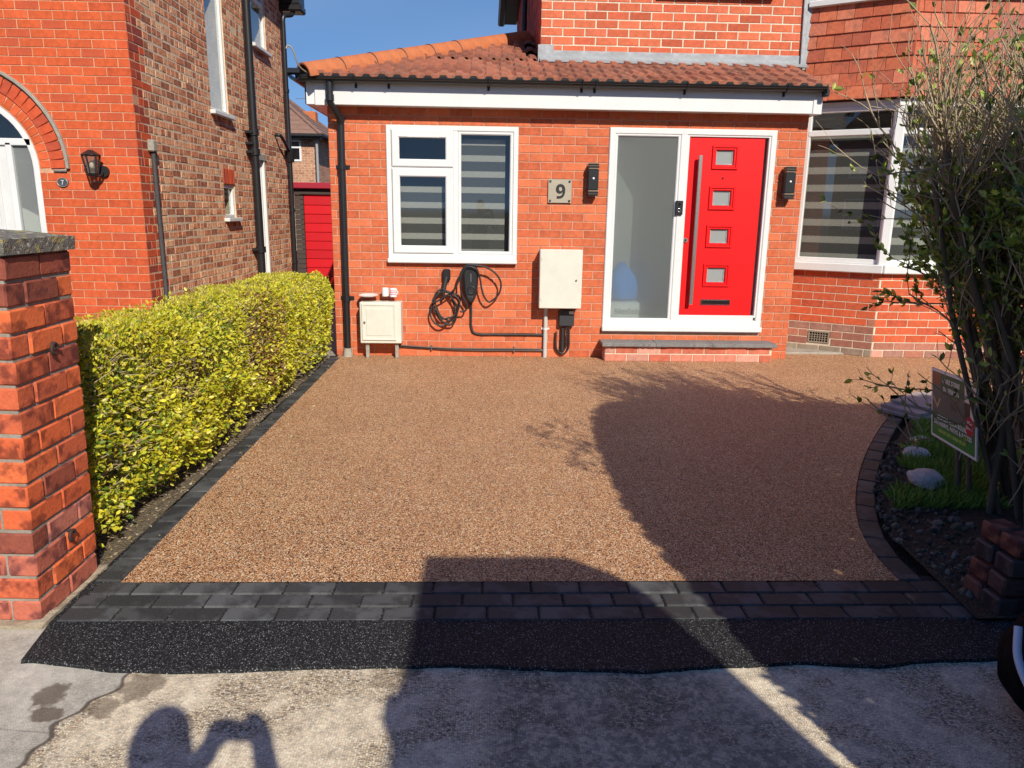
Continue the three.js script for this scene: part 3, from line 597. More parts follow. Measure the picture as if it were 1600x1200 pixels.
// ---- door set
{
  const d = obj('door_frame', [frame(1.248, 2.986, .345, 2.398, .062, ZW - .06, ZW + .02, .008, .075), bx(1.985, 2.06, .40, 2.35, ZW - .055, ZW + .018, .008), bx(2.055, 2.90, .395, .455, ZW - .05, ZW + .008, .004)], M.upvc, H9);
  obj('door_sill', bx(1.243, 2.99, .295, .352, ZW - .06, ZW + .06, .008), M.upvc, d);
  obj('bead', [frame(1.306, 1.988, .405, 2.345, .03, ZW - .04, ZW + .012, .008)], M.upvc, d);
  obj('frosted_pane', bx(1.325, 1.968, .425, 2.325, ZW - .012, ZW - .006, .001), M.frost, d);
  obj('bead', [frame(2.056, 2.93, .45, 2.345, .024, ZW - .04, ZW + .010, .004)], M.upvc, d);
  // red door leaf with four square lights
  const sq = [[2.326, 2.598, 2.002, 2.239], [2.322, 2.598, 1.590, 1.831], [2.321, 2.599, 1.199, 1.434], [2.318, 2.602, .784, 1.028]];
  const leaf = obj('door', metreUV(extr(rect(2.078, 2.872, .458, 2.325), .042, .003, sq.map(([a, b, c, e]) => rect(a + .045, b - .045, c + .045, e - .045).reverse())).translate(0, 0, ZW - .052)), M.redDoor, H9);
  for (const [a, b, c, e] of sq) {
    const f = obj('light_surround', [frame(a, b, c, e, .022, ZW - .014, ZW + .010, .006), frame(a + .018, b - .018, c + .018, e - .018, .026, ZW - .02, ZW - .001, .006)], M.redDoor, leaf);
    obj('pane', bx(a + .036, b - .036, c + .036, e - .036, ZW - .034, ZW - .028, .001), phys({ color: rgb(.42, .46, .45), transmission: .35, thickness: 0, roughness: .3 }), f);
    obj('glazing_bead', frame(a + .046, b - .046, c + .046, e - .046, .012, ZW - .030, ZW - .022, .002), M.lead, f);
  }
  obj('spy_hole', new THREE.CylinderGeometry(.009, .009, .01, 14).rotateX(Math.PI / 2).translate(2.455, 1.915, ZW - .004), M.chrome, leaf);
  const h = obj('handle', bx(2.172, 2.208, .597, 2.137, ZW + .042, ZW + .072, .003), M.steel, leaf);
  obj('handle_post', [bar([2.19, .72, ZW - .012], [2.19, .72, ZW + .045], .011), bar([2.19, 2.01, ZW - .012], [2.19, 2.01, ZW + .045], .011)], M.steel, h);
  const lb = obj('letter_box', [frame(2.313, 2.637, .582, .647, .010, ZW - .014, ZW + .002, .003)], M.chrome, leaf);
  obj('letter_flap', bx(2.324, 2.626, .594, .636, ZW - .012, ZW - .002, .003), M.chrome, lb);
  obj('lock', new THREE.CylinderGeometry(.024, .026, .02, 18).rotateX(Math.PI / 2).translate(2.102, 1.273, ZW - .002), M.steel, leaf);
  obj('keyhole', new THREE.CylinderGeometry(.011, .011, .02, 12).rotateX(Math.PI / 2).translate(2.102, 1.273, ZW + .002), M.black, leaf);
  // hall behind the frosted glass
  obj('inner_door', [bx(0, .75, .28, 2.3, -.02, .02, .004)].map(g => g.rotateY(.95).translate(1.34, 0, -8.36)), M.white, H9);
  obj('hall_wall', [bx(1.2, 3.06, .02, 2.44, -10.4, -10.3, .01), bx(1.12, 1.2, .02, 2.44, -10.3, -8.27, .01), bx(2.98, 3.06, .02, 2.44, -10.3, -8.27, .01), bx(1.2, 2.98, .2, .28, -10.3, -8.27, .01)], M.hall, H9);
  const bell = thing('doorbell', 'black camera doorbell on the white post between glass and red door', 'doorbell', [2.005, 1.606, ZW + .02]);
  obj('body', cbox(.078, .145, .026, .010).translate(0, 0, .011), M.blackPlastic, bell); obj('button', new THREE.TorusGeometry(.016, .004, 8, 20).translate(0, -.025, .026), M.chrome, bell); obj('lens', new THREE.CylinderGeometry(.011, .011, .006, 14).rotateX(Math.PI / 2).translate(0, .035, .025), phys({ color: rgb(.01, .01, .012), roughness: .05 }), bell);
}
// ---- upper window just above the frame
{ const w = obj('window', [frame(1.85, 3.0, 3.86, 5.0, .06, ZU - .08, ZU - .02)], M.upvc, H9); obj('window_sill', bx(1.80, 3.05, 3.80, 3.86, ZU - .06, ZU + .07, .006), M.slate, w); obj('pane', bx(1.91, 2.94, 3.92, 4.94, ZU - .055, ZU - .05, .001), M.glass, w); obj('inner_room', bx(1.6, 3.2, 3.5, 5.2, ZU - .9, ZU - .8, .01), M.room, H9); }
// ---- bay: windows and hung tiles
{
  const A = V(3.55, 0, -8.66), B = V(4.33, 0, -8.15), ang = Math.atan2(-(B.z - A.z), B.x - A.x), cl = Math.hypot(B.x - A.x, B.z - A.z);
  const bay = (name, pos, turn) => { const g = new THREE.Group(); g.name = name; g.position.set(pos.x, 0, pos.z); g.rotation.y = turn; H9.add(g); return g; };
  const bayWindow = (at, turn, u0, u1, divs, blindTop) => {
    const w = bay('bay_window', at, turn), gs = [frame(u0, u1, 1.03, 2.70, .055, -.06, .01, .006), bx(u0 + .03, u1 - .03, 2.40, 2.465, -.05, .014, .006)];
    const xs = [u0, ...divs, u1]; for (const x of divs) gs.push(bx(x - .03, x + .03, 1.06, 2.67, -.052, .008, .006));
    obj('frame', gs, M.upvc, w); obj('window_sill', bx(u0 - .02, u1 + .03, .935, 1.032, -.08, .075, .010), M.upvc, w);
    for (let i = 0; i < xs.length - 1; i++) { obj('pane', bx(xs[i] + .03, xs[i + 1] - .03, 1.06, 2.42, -.024, -.020, .001), M.glass, w); obj('pane', bx(xs[i] + .03, xs[i + 1] - .03, 2.45, 2.67, -.024, -.020, .001), M.glass, w); zebra(w, xs[i] + .03, xs[i + 1] - .03, 1.05, 2.66, -.13, blindTop, .19, .075); }
    return w;
  };
  bayWindow(A, ang, .0, cl - .01, [], 2.27);
  bayWindow(B, 0, .01, 4.55, [.95, 1.9, 2.85, 3.7], 2.27);
  obj('corner_post', bx(-.05, .05, 1.0, 2.72, -.05, .05, .012).rotateY(ang / 2).translate(B.x, 0, B.z - .01), M.upvc, H9);
  obj('inner_room', [bx(3.4, 8.9, .3, 2.7, -9.7, -9.6, .01), bx(3.4, 3.5, .3, 2.7, -9.6, -8.7, .01), bx(4.35, 8.9, .85, .93, -9.6, -8.4, .01), bx(3.5, 4.35, .85, .93, -9.6, -8.8, .01)], M.room, H9);
  obj('bay_head', [bx(4.28, 8.9, 2.68, 2.74, -8.7, -8.10, .004), metreUV(extr([[3.5, 8.7], [4.33, 8.13], [8.9, 8.13], [8.9, 8.7]], .05).rotateX(-Math.PI / 2).translate(0, 2.70, 0).scale(1, 1, 1))], M.white, H9);
  // tile hanging: courses of plain clay tiles with a slight kick at the bottom, a few fish-scale tiles
  const tg = (w, fish, tone, v) => {
    const h = .20, t = .021, pts = fish ? [[-w / 2, h], [-w / 2, .055], ...Array.from({ length: 9 }, (_, i) => { const a = Math.PI + i / 8 * Math.PI; return [Math.cos(a) * w / 2, .055 + Math.sin(a) * .055]; }), [w / 2, .055], [w / 2, h]].filter((p, i, q) => !i || Math.hypot(p[0] - q[i - 1][0], p[1] - q[i - 1][1]) > 1e-4).reverse() : rect(-w / 2, w / 2, 0, h);
    const g = fish ? extr(pts, t) : cbox(w, h, t, .002).translate(0, h / 2, t / 2); return tint(metreUV(g, 1, v * .37, v * .61), tone);
  };
  const tones = [[.62, .15, .065], [.66, .17, .075], [.56, .125, .055], [.64, .19, .10], [.52, .12, .06], [.68, .20, .11]];
  const gs = Array.from({ length: 12 }, (_, v) => tg(.172, false, tones[v % 6].map(c => c * (.88 + .25 * hash(v, 1, 3))), v)), hs = Array.from({ length: 6 }, (_, v) => tg(.084, false, tones[v % 6], v)), fs = Array.from({ length: 4 }, (_, v) => tg(.172, true, [.50, .13, .09].map(c => c * (.9 + .2 * hash(v, 2, 3))), v));
  const hang = (at, turn, u0, u1, fishAt) => {
    const p = bay('tile_hanging', at, turn); obj('batten', bx(u0, u1, 2.74, 3.74, -.14, -.06, .002), M.darkWood, p);
    for (let r = 0; r < 7; r++) {
      const y = 2.76 + r * .1355, kick = r < 2 ? (2 - r) * .018 : 0;
      for (let u = u0 + (r % 2 ? .0 : -.088); u < u1 - .02; u += .176) {
        let g = pick(gs), x = u + .088; if (u < u0 - .01) { g = pick(hs); x = u0 + .043; } else if (u + .176 > u1 + .01) { g = pick(hs); x = u1 - .043; if (u1 - u < .06) continue; }
        else if (fishAt && fishAt(x, r)) g = pick(fs);
        const m = obj('hung_tile', g, M.hungTile, p); m.position.set(x, y + rr(-.002, .002), kick - .012 + rr(-.0015, .0015)); m.rotation.set(-.11 - (r < 2 ? .06 : 0), 0, rr(-.006, .006));
      }
    }
    obj('window_sill', bx(u0 - .02, u1 + .02, 3.72, 3.78, -.1, .05, .006), M.white, p);
    obj('upper_frame', frame(u0, u1, 3.78, 5.2, .06, -.09, -.03), M.upvc, p); obj('pane', bx(u0 + .05, u1 - .05, 3.83, 5.15, -.065, -.06, .001), M.glass, p);
    return p;
  };
  hang(V(A.x - .03, 0, A.z + .05), ang, -.06, cl + .055);
  hang(V(B.x, 0, B.z + .065), 0, -.02, 2.9, (x, r) => x > .78 && x < 1.5 && ((r === 5 && x < 1.15) || (r === 4 && x < 1.35) || (r === 3 && x > .9)));
  obj('inner_room', bx(3.6, 8.9, 3.75, 5.3, -9.3, -9.2, .01), M.room, H9);
}
settle(list9, 300);
// ---- doorstep
{
  const s = thing('doorstep', 'brick doorstep with riven grey stone slab below the red door', 'doorstep', [0, 0, 0]);
  const core = obj('riser', bx(1.262, 3.062, -.02, .165, -8.012, -7.806, .001), M.mortarUp, s), face = new THREE.Group(); face.name = 'front_face'; face.position.set(0, 0, -7.806); s.add(face);
  const l = courses(face, { u0: 1.258, u1: 3.066, v0: -.005, v1: .165, Hc: .085, kind: 'step', L: .238, j: .010 });
  const sideF = new THREE.Group(); sideF.name = 'side_face'; sideF.position.set(1.262, 0, -8.012); sideF.rotation.y = -Math.PI / 2; s.add(sideF);
  l.push(...courses(sideF, { u0: 0, u1: .208, v0: -.005, v1: .165, Hc: .085, kind: 'step', L: .238, j: .01 })); settle(l, 60);
  for (const [a, b] of [[1.225, 1.80], [1.805, 2.40], [2.405, 3.10]]) {
    const pts = [[a, 0], [b, 0]]; for (let x = b; x > a; x -= .03) pts.push([Math.max(a, x) + 0, .255 + rr(-.006, .006)]); pts.push([a, .252]);
    obj('slab', metreUV(extr(pts, .03, .003).rotateX(Math.PI / 2).translate(0, .197, -8.014)), M.slate, s);
  }
}

// ------------------------------------------------------------------ neighbour's house 7
const H7 = thing('neighbour_house', 'red brick house with arched porch and weathered brown brick side wall', 'house', [0, 0, 0]);
const list7 = [];
{
  const ZN = -8.05, XN = -3.56, cx = -5.283, cy = 1.9, ri = .72, top = 5.5;
  const arch = (r, n = 28) => Array.from({ length: n + 1 }, (_, i) => { const a = i / n * Math.PI; return [cx + r * Math.cos(a), cy + r * Math.sin(a)]; });
  const wf = slab('front_wall', H7, [0, 0, ZN], 0, rect(-9.5, XN, 0, top), [[[cx - ri, 0.02], [cx + ri, 0.02], ...arch(ri)]], .24, M.mortarNb);
  const RO = 1.0;
  list7.push(...courses(wf, { u0: -7.6, u1: XN + .004, v0: -.005, v1: top, kind: 'red', Hc: .0848, j: .0085, L: .234, shift: .05, skip: y => { if (y < cy) return [[cx - ri - .002, cx + ri + .002]]; const d = y - cy; if (d < RO) { const h = Math.sqrt(RO * RO - d * d); return [[cx - h, cx + h]]; } return []; } }));
  // arch rings: voussoir bricks and a moulded hood
  const vous = (r0, r1, n, out, tones) => {
    const g = tones.map((t, v) => tint(metreUV(cbox(r1 - r0 - .006, Math.PI * (r0 + r1) / 2 / n - .007, .05, .003), 1, v * .3, v * .7), t));
    for (let i = 0; i < n; i++) { const a = (i + .5) / n * Math.PI, m = obj('arch_brick', pick(g), M.brick, wf); m.position.set(cx + (r0 + r1) / 2 * Math.cos(a), cy + (r0 + r1) / 2 * Math.sin(a), out - .025); m.rotation.z = a; }
  };
  vous(ri + .01, .835, 30, .006, KINDS.red.tones.slice(0, 4)); vous(.84, .985, 33, .016, KINDS.quoin.tones.slice(0, 3).concat([[.72, .13, .045]]));
  { const p = []; for (let i = 0; i <= 30; i++) { const a = i / 30 * Math.PI; p.push([cx + 1.035 * Math.cos(a), cy + 1.035 * Math.sin(a)]); } for (let i = 30; i >= 0; i--) { const a = i / 30 * Math.PI; p.push([cx + 1.005 * Math.cos(a), cy + 1.005 * Math.sin(a)]); }
    obj('hood_mould', metreUV(extr(p, .05, .004).translate(0, 0, -.01)), M.concrete, wf); obj('hood_stop', bx(cx + .87, cx + 1.0, cy - .03, cy - .012, 0, .03, .003), M.slate, wf); }
  // white arched door set inside the opening
  const fz = ZN - .07; const fr = (r, y0) => [[cx - r, y0], [cx + r, y0], ...arch(r)];
  const pf = obj('porch_frame', [metreUV(extr(fr(.725, .03), .06, .006, [fr(.655, .08).reverse()]).translate(0, 0, fz)), bx(cx - .66, cx + .66, 2.12, 2.19, fz, fz + .066, .006), bx(cx + .40, cx + .46, .05, 2.15, fz, fz + .066, .006), bx(cx - .46, cx - .40, .05, 2.15, fz, fz + .066, .006)], M.upvc, H7);
  obj('door_leaf', [bx(cx - .40, cx + .40, .05, 2.13, fz + .005, fz + .045, .006), frame(cx - .30, cx + .30, 1.1, 2.0, .04, fz + .04, fz + .062, .006), frame(cx - .30, cx + .30, .2, 1.0, .04, fz + .04, fz + .062, .006)], M.white, pf);
  obj('letter_plate', bx(cx + .33, cx + .39, 1.15, 1.25, fz + .045, fz + .06, .003), std({ color: rgb(.5, .38, .15), metalness: .8, roughness: .35 }), pf);
  const obscure = phys({ color: rgb(.8, .84, .83), transmission: .85, thickness: 0, roughness: .12, bumpMap: rep(T.soilBump, .35), bumpScale: .01 });
  obj('pane', bx(cx + .455, cx + .66, .08, 2.13, fz + .028, fz + .032, .001), obscure, pf); obj('pane', bx(cx - .66, cx - .455, .08, 2.13, fz + .028, fz + .032, .001), obscure, pf);
  obj('fanlight_pane', metreUV(extr([[cx - .66, 2.18], [cx + .66, 2.18], ...arch(.66).filter(p => p[1] > 2.19)], .004).translate(0, 0, fz + .028)), M.glass, pf);
  obj('inner_room', [bx(cx - 1.2, cx + 1.2, 0, 3, -9.5, -9.4, .01), bx(cx - 1.25, cx - 1.2, 0, 3, -9.4, -8.3, .01), bx(cx + 1.2, cx + 1.25, 0, 3, -9.4, -8.3, .01), bx(cx - 1.2, cx + 1.2, 2.9, 3, -9.4, -8.3, .01)], M.room, H7);
  // side wall along the passage; local u runs back from the front corner
  const U = z => -8.05 - z, open = [[2.22, 2.88, 2.76, 5.2], [2.48, 2.92, 1.40, 1.84], [3.80, 4.40, .05, 2.28], [4.15, 4.92, 3.95, 5.1]];
  const ws = slab('side_wall', H7, [XN, 0, ZN], Math.PI / 2, rect(.242, 5.92, 0, top), open.map(([a, b, c, d]) => rect(a, b, c, d)), .24, M.mortarOld);
  list7.push(...courses(ws, { u0: -.004, u1: 5.92, v0: -.005, v1: top, Hc: .0848, L: .236, j: .013, bond: 'garden', wob: .0045,
    skip: y => open.filter(o => y > o[2] - .02 && y < o[3] + .02).map(o => [o[0], o[1]]), kindAt: (u, y, r) => u < (r % 2 ? .24 : .38) ? 'quoin' : 'old' }));
  // soldier course over the small window
  for (let i = 0; i < 7; i++) { const m = obj('soldier_brick', tint(cbox(.055, .20, .02, .003), pick(KINDS.quoin.tones)), M.brick, ws); m.position.set(2.515 + i * .062, 1.95, .004); }
  const win = (u0, u1, y0, y1, rail, deep = .07) => {
    const g = new THREE.Group(); g.name = 'window'; g.position.set(XN, 0, ZN); g.rotation.y = Math.PI / 2; H7.add(g);
    obj('frame', [frame(u0, u1, y0, y1, .045, -deep - .05, -deep + .01, .005), ...(rail ? [bx(u0 + .03, u1 - .03, rail - .03, rail + .03, -deep - .045, -deep + .014, .005)] : [])], M.upvc, g);
    obj('window_sill', bx(u0 - .05, u1 + .07, y0 - .05, y0, -deep, .07, .006), M.white, g);
    obj('pane', bx(u0 + .04, u1 - .04, y0 + .04, y1 - .04, -deep - .022, -deep - .018, .001), M.glass, g);
    obj('curtain', bx(u0 - .1, u1 + .1, y0 - .05, y1 + .1, -deep - .30, -deep - .28, .002), std({ color: rgb(.50, .55, .54), map: rep(T.grain, .3), roughness: .9 }), g);
    return g;
  };
  win(2.22, 2.88, 2.76, 5.2, 0, .025); win(2.48, 2.92, 1.40, 1.84, 0, .025); win(4.15, 4.92, 3.95, 5.1, 4.62, .025);
  { const d = new THREE.Group(); d.name = 'side_door'; d.position.set(XN, 0, ZN); d.rotation.y = Math.PI / 2; H7.add(d);
    obj('frame', frame(3.80, 4.40, .02, 2.28, .055, -.14, -.03, .006), M.white, d); obj('leaf', bx(3.855, 4.345, .05, 2.23, -.13, -.09, .004), M.white, d); obj('lintel', bx(3.72, 4.52, 2.26, 2.36, -.03, .02, .006), M.concrete, d);
    obj('reveal', [bx(4.39, 4.45, .02, 2.28, -.1, .012, .004)], M.white, d); obj('handle', bar([3.92, 1.05, -.09], [3.92, 1.05, -.04], .012), M.steel, d); }
  obj('closing_wall', [bx(-9.7, -9.5, 0, top, -13.97, -8.06, .01), bx(-9.5, XN - .0, 0, top, -14.15, -13.97, .01)], M.mortarOld, H7);
  obj('roof', [metreUV(extr([[-10, 5.32], [-3.22, 5.32], [-6.3, 8.2], [-6.9, 8.2]], 6.6).translate(0, 0, -14.35))], M.terracotta, H7);
  // eaves at the back corner
  obj('gutter', [bx(XN + .24, XN + .36, 5.22, 5.32, -14.4, -7.75, .03), bx(XN - .2, XN + .38, 4.80, 4.92, -14.22, -13.88, .03), bx(XN - .3, XN + .34, 4.92, 5.36, -14.3, -13.9, .01)], M.blackPlastic, H7);
  // pipes on the side wall
  const soil = obj('soil_pipe', [bar([XN + .11, 0, -11.67], [XN + .11, 5.4, -11.67], .055, .055, 16)], M.blackPlastic, H7);
  for (const [y, r] of [[2.34, .075], [2.62, .072], [2.46, .06], [.92, .075]]) obj('pipe_collar', [bar([XN + .11, y - .045, -11.67], [XN + .11, y + .045, -11.67], r, r, 16), bx(XN, XN + .12, y - .02, y + .02, -11.76, -11.58, .006)], M.blackPlastic, soil);
  obj('pipe_branch', [bar([XN, 2.62, -11.82], [XN + .11, 2.50, -11.69], .042, .042, 12)], M.blackPlastic, soil);
  const dp = obj('downpipe', [bar([XN + .09, .0, -13.75], [XN + .09, 4.55, -13.75], .04, .04, 14), tube([[XN + .09, 4.5, -13.75], [XN + .10, 4.68, -13.77], [XN + .20, 4.76, -13.95], [XN + .22, 4.86, -14.0]], .04, 12, 16)], M.blackPlastic, H7);
  obj('hopper', [metreUV(new THREE.CylinderGeometry(.11, .06, .2, 8).translate(XN + .10, 2.42, -13.75)), tube([[XN, 2.72, -13.2], [XN + .08, 2.72, -13.2], [XN + .10, 2.66, -13.35], [XN + .10, 2.50, -13.68]], .028, 10, 20)], M.blackPlastic, dp);
  for (const y of [.6, 1.5, 3.5]) obj('pipe_collar', bar([XN + .09, y - .03, -13.75], [XN + .09, y + .03, -13.75], .05, .05, 14), M.blackPlastic, dp);
  const cd = obj('cable_cover', [bar([XN + .035, 0, -8.345], [XN + .035, 2.17, -8.33], .024, .024, 10)], std({ color: rgb(.075, .07, .07), map: rep(T.pier, .2), roughness: .7 }), H7);
  obj('cover_cap', bx(XN, XN + .07, 2.10, 2.22, -8.37, -8.27, .012), M.concrete, cd);
}
settle(list7, 300);
// lantern and number on house 7
{
  const l = thing('wall_lantern', 'black metal lantern with glass panes on the orange brick wall', 'lantern', [-3.965, 1.90, -8.04]);
  obj('back_plate', new THREE.CylinderGeometry(.055, .055, .025, 18).rotateX(Math.PI / 2).translate(.055, -.02, .014), M.black, l);
  obj('arm', tube([[.055, -.02, .02], [.05, -.06, .07], [.02, -.07, .11], [0, -.05, .125]], .011, 8, 16), M.black, l);
  obj('roof', new THREE.CylinderGeometry(.02, .098, .05, 6).translate(0, .155, .13), M.black, l);
  const gs = []; for (let i = 0; i < 6; i++) { const a = (i + .5) / 6 * Math.PI * 2; gs.push(bar([Math.cos(a) * .05, -.05, .13 + Math.sin(a) * .05], [Math.cos(a) * .085, .13, .13 + Math.sin(a) * .085], .006, .006, 5)); }
  obj('cage', [...gs, new THREE.CylinderGeometry(.056, .04, .03, 6).translate(0, -.06, .13), new THREE.TorusGeometry(.084, .006, 5, 6).rotateX(Math.PI / 2).translate(0, .128, .13)], M.black, l);
  obj('glass', new THREE.CylinderGeometry(.080, .047, .175, 6, 1, true).translate(0, .04, .13), phys({ color: rgb(.75, .72, .66), transmission: .9, thickness: 0, roughness: .15 }), l);
  obj('bulb', new THREE.SphereGeometry(.022, 12, 10).scale(1, 1.5, 1).translate(0, .03, .13), std({ color: rgb(.7, .68, .6), roughness: .4 }), l);
}
function canvasTex(w, h, draw) { const c = document.createElement('canvas'); c.width = w; c.height = h; const x = c.getContext('2d'); draw(x, w, h); const t = new THREE.CanvasTexture(c); t.colorSpace = THREE.SRGBColorSpace; return t; }
{
  const p = thing('number_plaque', 'small oval grey plaque with number 7 beside the arched porch', 'number plaque', [-4.338, 1.765, -8.043]);
  obj('plaque', new THREE.CylinderGeometry(.055, .058, .014, 32).rotateX(Math.PI / 2).scale(1, .82, 1).translate(0, 0, .006), std({ color: rgb(.06, .065, .07), roughness: .5 }), p);
  obj('rim', new THREE.TorusGeometry(.052, .004, 6, 36).scale(1, .82, 1).translate(0, 0, .013), std({ color: rgb(.4, .4, .4), roughness: .4, metalness: .5 }), p);
  obj('numeral', [bx(-.014, .016, .016, .023, .012, .016, .001), bx(-.004, .003, -.026, .018, .012, .016, .001).rotateZ(-.28).translate(.002, 0, 0)], std({ color: rgb(.6, .6, .6), roughness: .4 }), p);
}
// ------------------------------------------------------------------ fittings on house 9
const font = await new FontLoader().loadAsync('fonts/droid/droid_sans_bold.typeface.json');
{
  const p = thing('number_sign', 'square brushed steel sign with black number 9 on four studs', 'number sign', [.748, 1.757, ZW + .005]);
  obj('plate', cbox(.243, .238, .006, .001).translate(0, 0, .018), std({ color: rgb(.50, .44, .34), map: rep(T.steel, .35), roughness: .5, metalness: .55 }), p);
  for (const x of [-.1, .1]) for (const y of [-.098, .098]) obj('stud', [new THREE.CylinderGeometry(.012, .012, .032, 14).rotateX(Math.PI / 2).translate(x, y, .012)], M.chrome, p);
  const g = new TextGeometry('9', { font, size: .142, depth: .006, curveSegments: 10 }); g.computeBoundingBox(); const b = g.boundingBox;
  obj('numeral', g.translate(-(b.min.x + b.max.x) / 2 + .008, -(b.min.y + b.max.y) / 2 - .002, .021), M.black, p);
}
function wallLight(x, label) {
  const l = thing('wall_light', label, 'wall light', [x, 1.873, ZW + .005], 0, 'up and down lights on the front wall');
  obj('back_plate', cbox(.075, .22, .03, .004).translate(0, 0, .012), M.blackPlastic, l);
  obj('body', cbox(.106, .205, .09, .006).translate(0, 0, .066), M.blackPlastic, l);
  for (const s of [-1, 1]) {
    obj('glass_ring', cbox(.098, .014, .082, .002).translate(0, s * .112, .066), std({ color: rgb(.30, .24, .18), roughness: .2, metalness: .3 }), l);
    obj('collar', [cbox(.112, .016, .094, .003).translate(0, s * .127, .066), cbox(.104, .02, .088, .003).translate(0, s * .151, .066)], M.blackPlastic, l);
    obj('glass_ring', cbox(.096, .01, .08, .002).translate(0, s * .139, .066), std({ color: rgb(.34, .26, .19), roughness: .2, metalness: .3 }), l);
  }
  obj('sensor', new THREE.SphereGeometry(.012, 12, 10).translate(0, .012, .109), std({ color: rgb(.85, .85, .83), roughness: .4 }), l);
  return l;
}
wallLight(1.082, 'black up and down wall light beside the number 9 sign'); wallLight(3.128, 'black up and down wall light between the red door and the bay');
{ // gas meter box on feet
  const b = thing('gas_meter_box', 'cream gas meter box standing on two feet beside the downpipe', 'meter box', [-1.115, 0, ZW]);
  obj('case', [bx(-.215, .215, .165, .60, .012, .20, .008), metreUV(extr([[.012, .60], [.20, .60], [.20, .63], [.012, .665]].map(([z, y]) => [-z, y]), .44, .004).rotateY(-Math.PI / 2).translate(.22, 0, 0).scale(1, 1, 1))], M.boxCream, b);
  const d = obj('lid', [bx(-.192, .162, .20, .585, .198, .208, .006), frame(-.192, .162, .20, .585, .02, .204, .214, .003)], M.boxCream, b); obj('panel_relief', bx(-.145, .115, .25, .535, .203, .212, .008), M.boxCream, d);
  obj('lock', new THREE.CylinderGeometry(.012, .012, .01, 12).rotateX(Math.PI / 2).translate(-.165, .39, .216), M.steel, d);
  for (const x of [-.15, .16]) obj('foot', bx(x - .018, x + .018, -.0, .17, .12, .16, .004), M.concrete, b);
}
{ // things left on it
  const cup = new THREE.LatheGeometry([[0, 0], [.031, 0], [.035, .004], [.036, .088], [.033, .088], [.031, .008], [0, .008]].map(p => new THREE.Vector2(...p)), 24);
  const china = std({ color: rgb(.78, .76, .74), roughness: .25 });
  const c1 = thing('mug', 'plain white mug beside a plate on the gas meter box', 'mug', [-1.068, .655, ZW + .115]); obj('cup', cup, china, c1); obj('handle', new THREE.TorusGeometry(.022, .005, 8, 16, Math.PI).rotateZ(-Math.PI / 2).translate(-.034, .045, 0).rotateY(.9), china, c1);
  const c2 = thing('mug', 'white mug with pink stripes at the edge of the gas meter box', 'mug', [-.982, .652, ZW + .135]); obj('cup', cup.clone().scale(1.12, 1, 1.12), china, c2);
  obj('stripe', [0, 1, 2].map(i => new THREE.CylinderGeometry(.0408, .0406, .007, 24, 1, true, -1.1, 2.0).translate(0, .03 + i * .018, 0)), std({ color: rgb(.6, .10, .22), roughness: .4 }), c2); obj('handle', new THREE.TorusGeometry(.022, .005, 8, 16, Math.PI).rotateZ(-Math.PI / 2).translate(.04, .045, 0).rotateY(-.6), china, c2);
  const pl = tag(obj('plate', new THREE.LatheGeometry([[0, 0], [.06, 0], [.10, .014], [.10, .018], [.058, .005], [0, .005]].map(p => new THREE.Vector2(...p)), 36), china), 'shallow white plate lying on the gas meter box', 'plate'); pl.position.set(-1.245, .650, ZW + .115); pl.rotation.x = .05;
}
{ // electricity meter box
  const b = thing('electric_meter_box', 'large cream electricity meter box screwed to the wall beside the frosted glass', 'meter box', [.768, .556, ZW]);
  obj('case', bx(-.217, .217, .002, .605, .008, .175, .008), M.boxCream, b); const d = obj('lid', bx(-.222, .222, -.002, .610, .172, .20, .009), M.boxCream, b);
  obj('hinge', [bx(-.205, -.195, .08, .11, .196, .206, .002), bx(-.205, -.195, .50, .53, .196, .206, .002)], M.boxCream, d); obj('lock', new THREE.CylinderGeometry(.010, .010, .012, 12).rotateX(Math.PI / 2).translate(.162, .295, .202), M.steel, d);
}
{ const c = thing('conduit', 'pale grey plastic conduit running down below the electricity meter box', 'conduit', [.632, 0, ZW + .035]); obj('pipe', bar([.0, 0, 0], [0, .565, 0], .022, .022, 14), std({ color: rgb(.55, .54, .50), map: rep(T.dust, .3), roughness: .5 }), c); obj('saddle', [bx(-.045, .045, .30, .322, -.035, -.02, .003), bar([0, .30, 0], [0, .322, 0], .026, .026, 14)], M.white, c); }
{ const b = thing('isolator_box', 'small black isolator box under the electricity meter box', 'isolator box', [.855, .435, ZW + .005]); obj('case', cbox(.165, .178, .07, .010).translate(0, 0, .035), std({ color: rgb(.03, .032, .036), roughness: .5 }), b); obj('sticker', bx(.025, .075, .045, .075, .069, .0715, .0005), std({ color: rgb(.6, .6, .56), roughness: .6 }), b);
  obj('cable', [tube([[.03, -.08, .04], [.035, -.2, .035], [.03, -.34, .03], [-.03, -.40, .03], [-.09, -.36, .03], [-.11, -.2, .03]], .010, 8, 30), tube([[.0, -.08, .04], [.01, -.2, .04], [-.005, -.33, .04], [-.05, -.385, .04], [-.10, -.33, .04], [-.105, -.15, .035]], .009, 8, 30)], M.rubber, b); obj('gland', bar([-.035, -.36, .035], [-.035, -.11, .035], .021, .019, 12), M.rubber, b); }
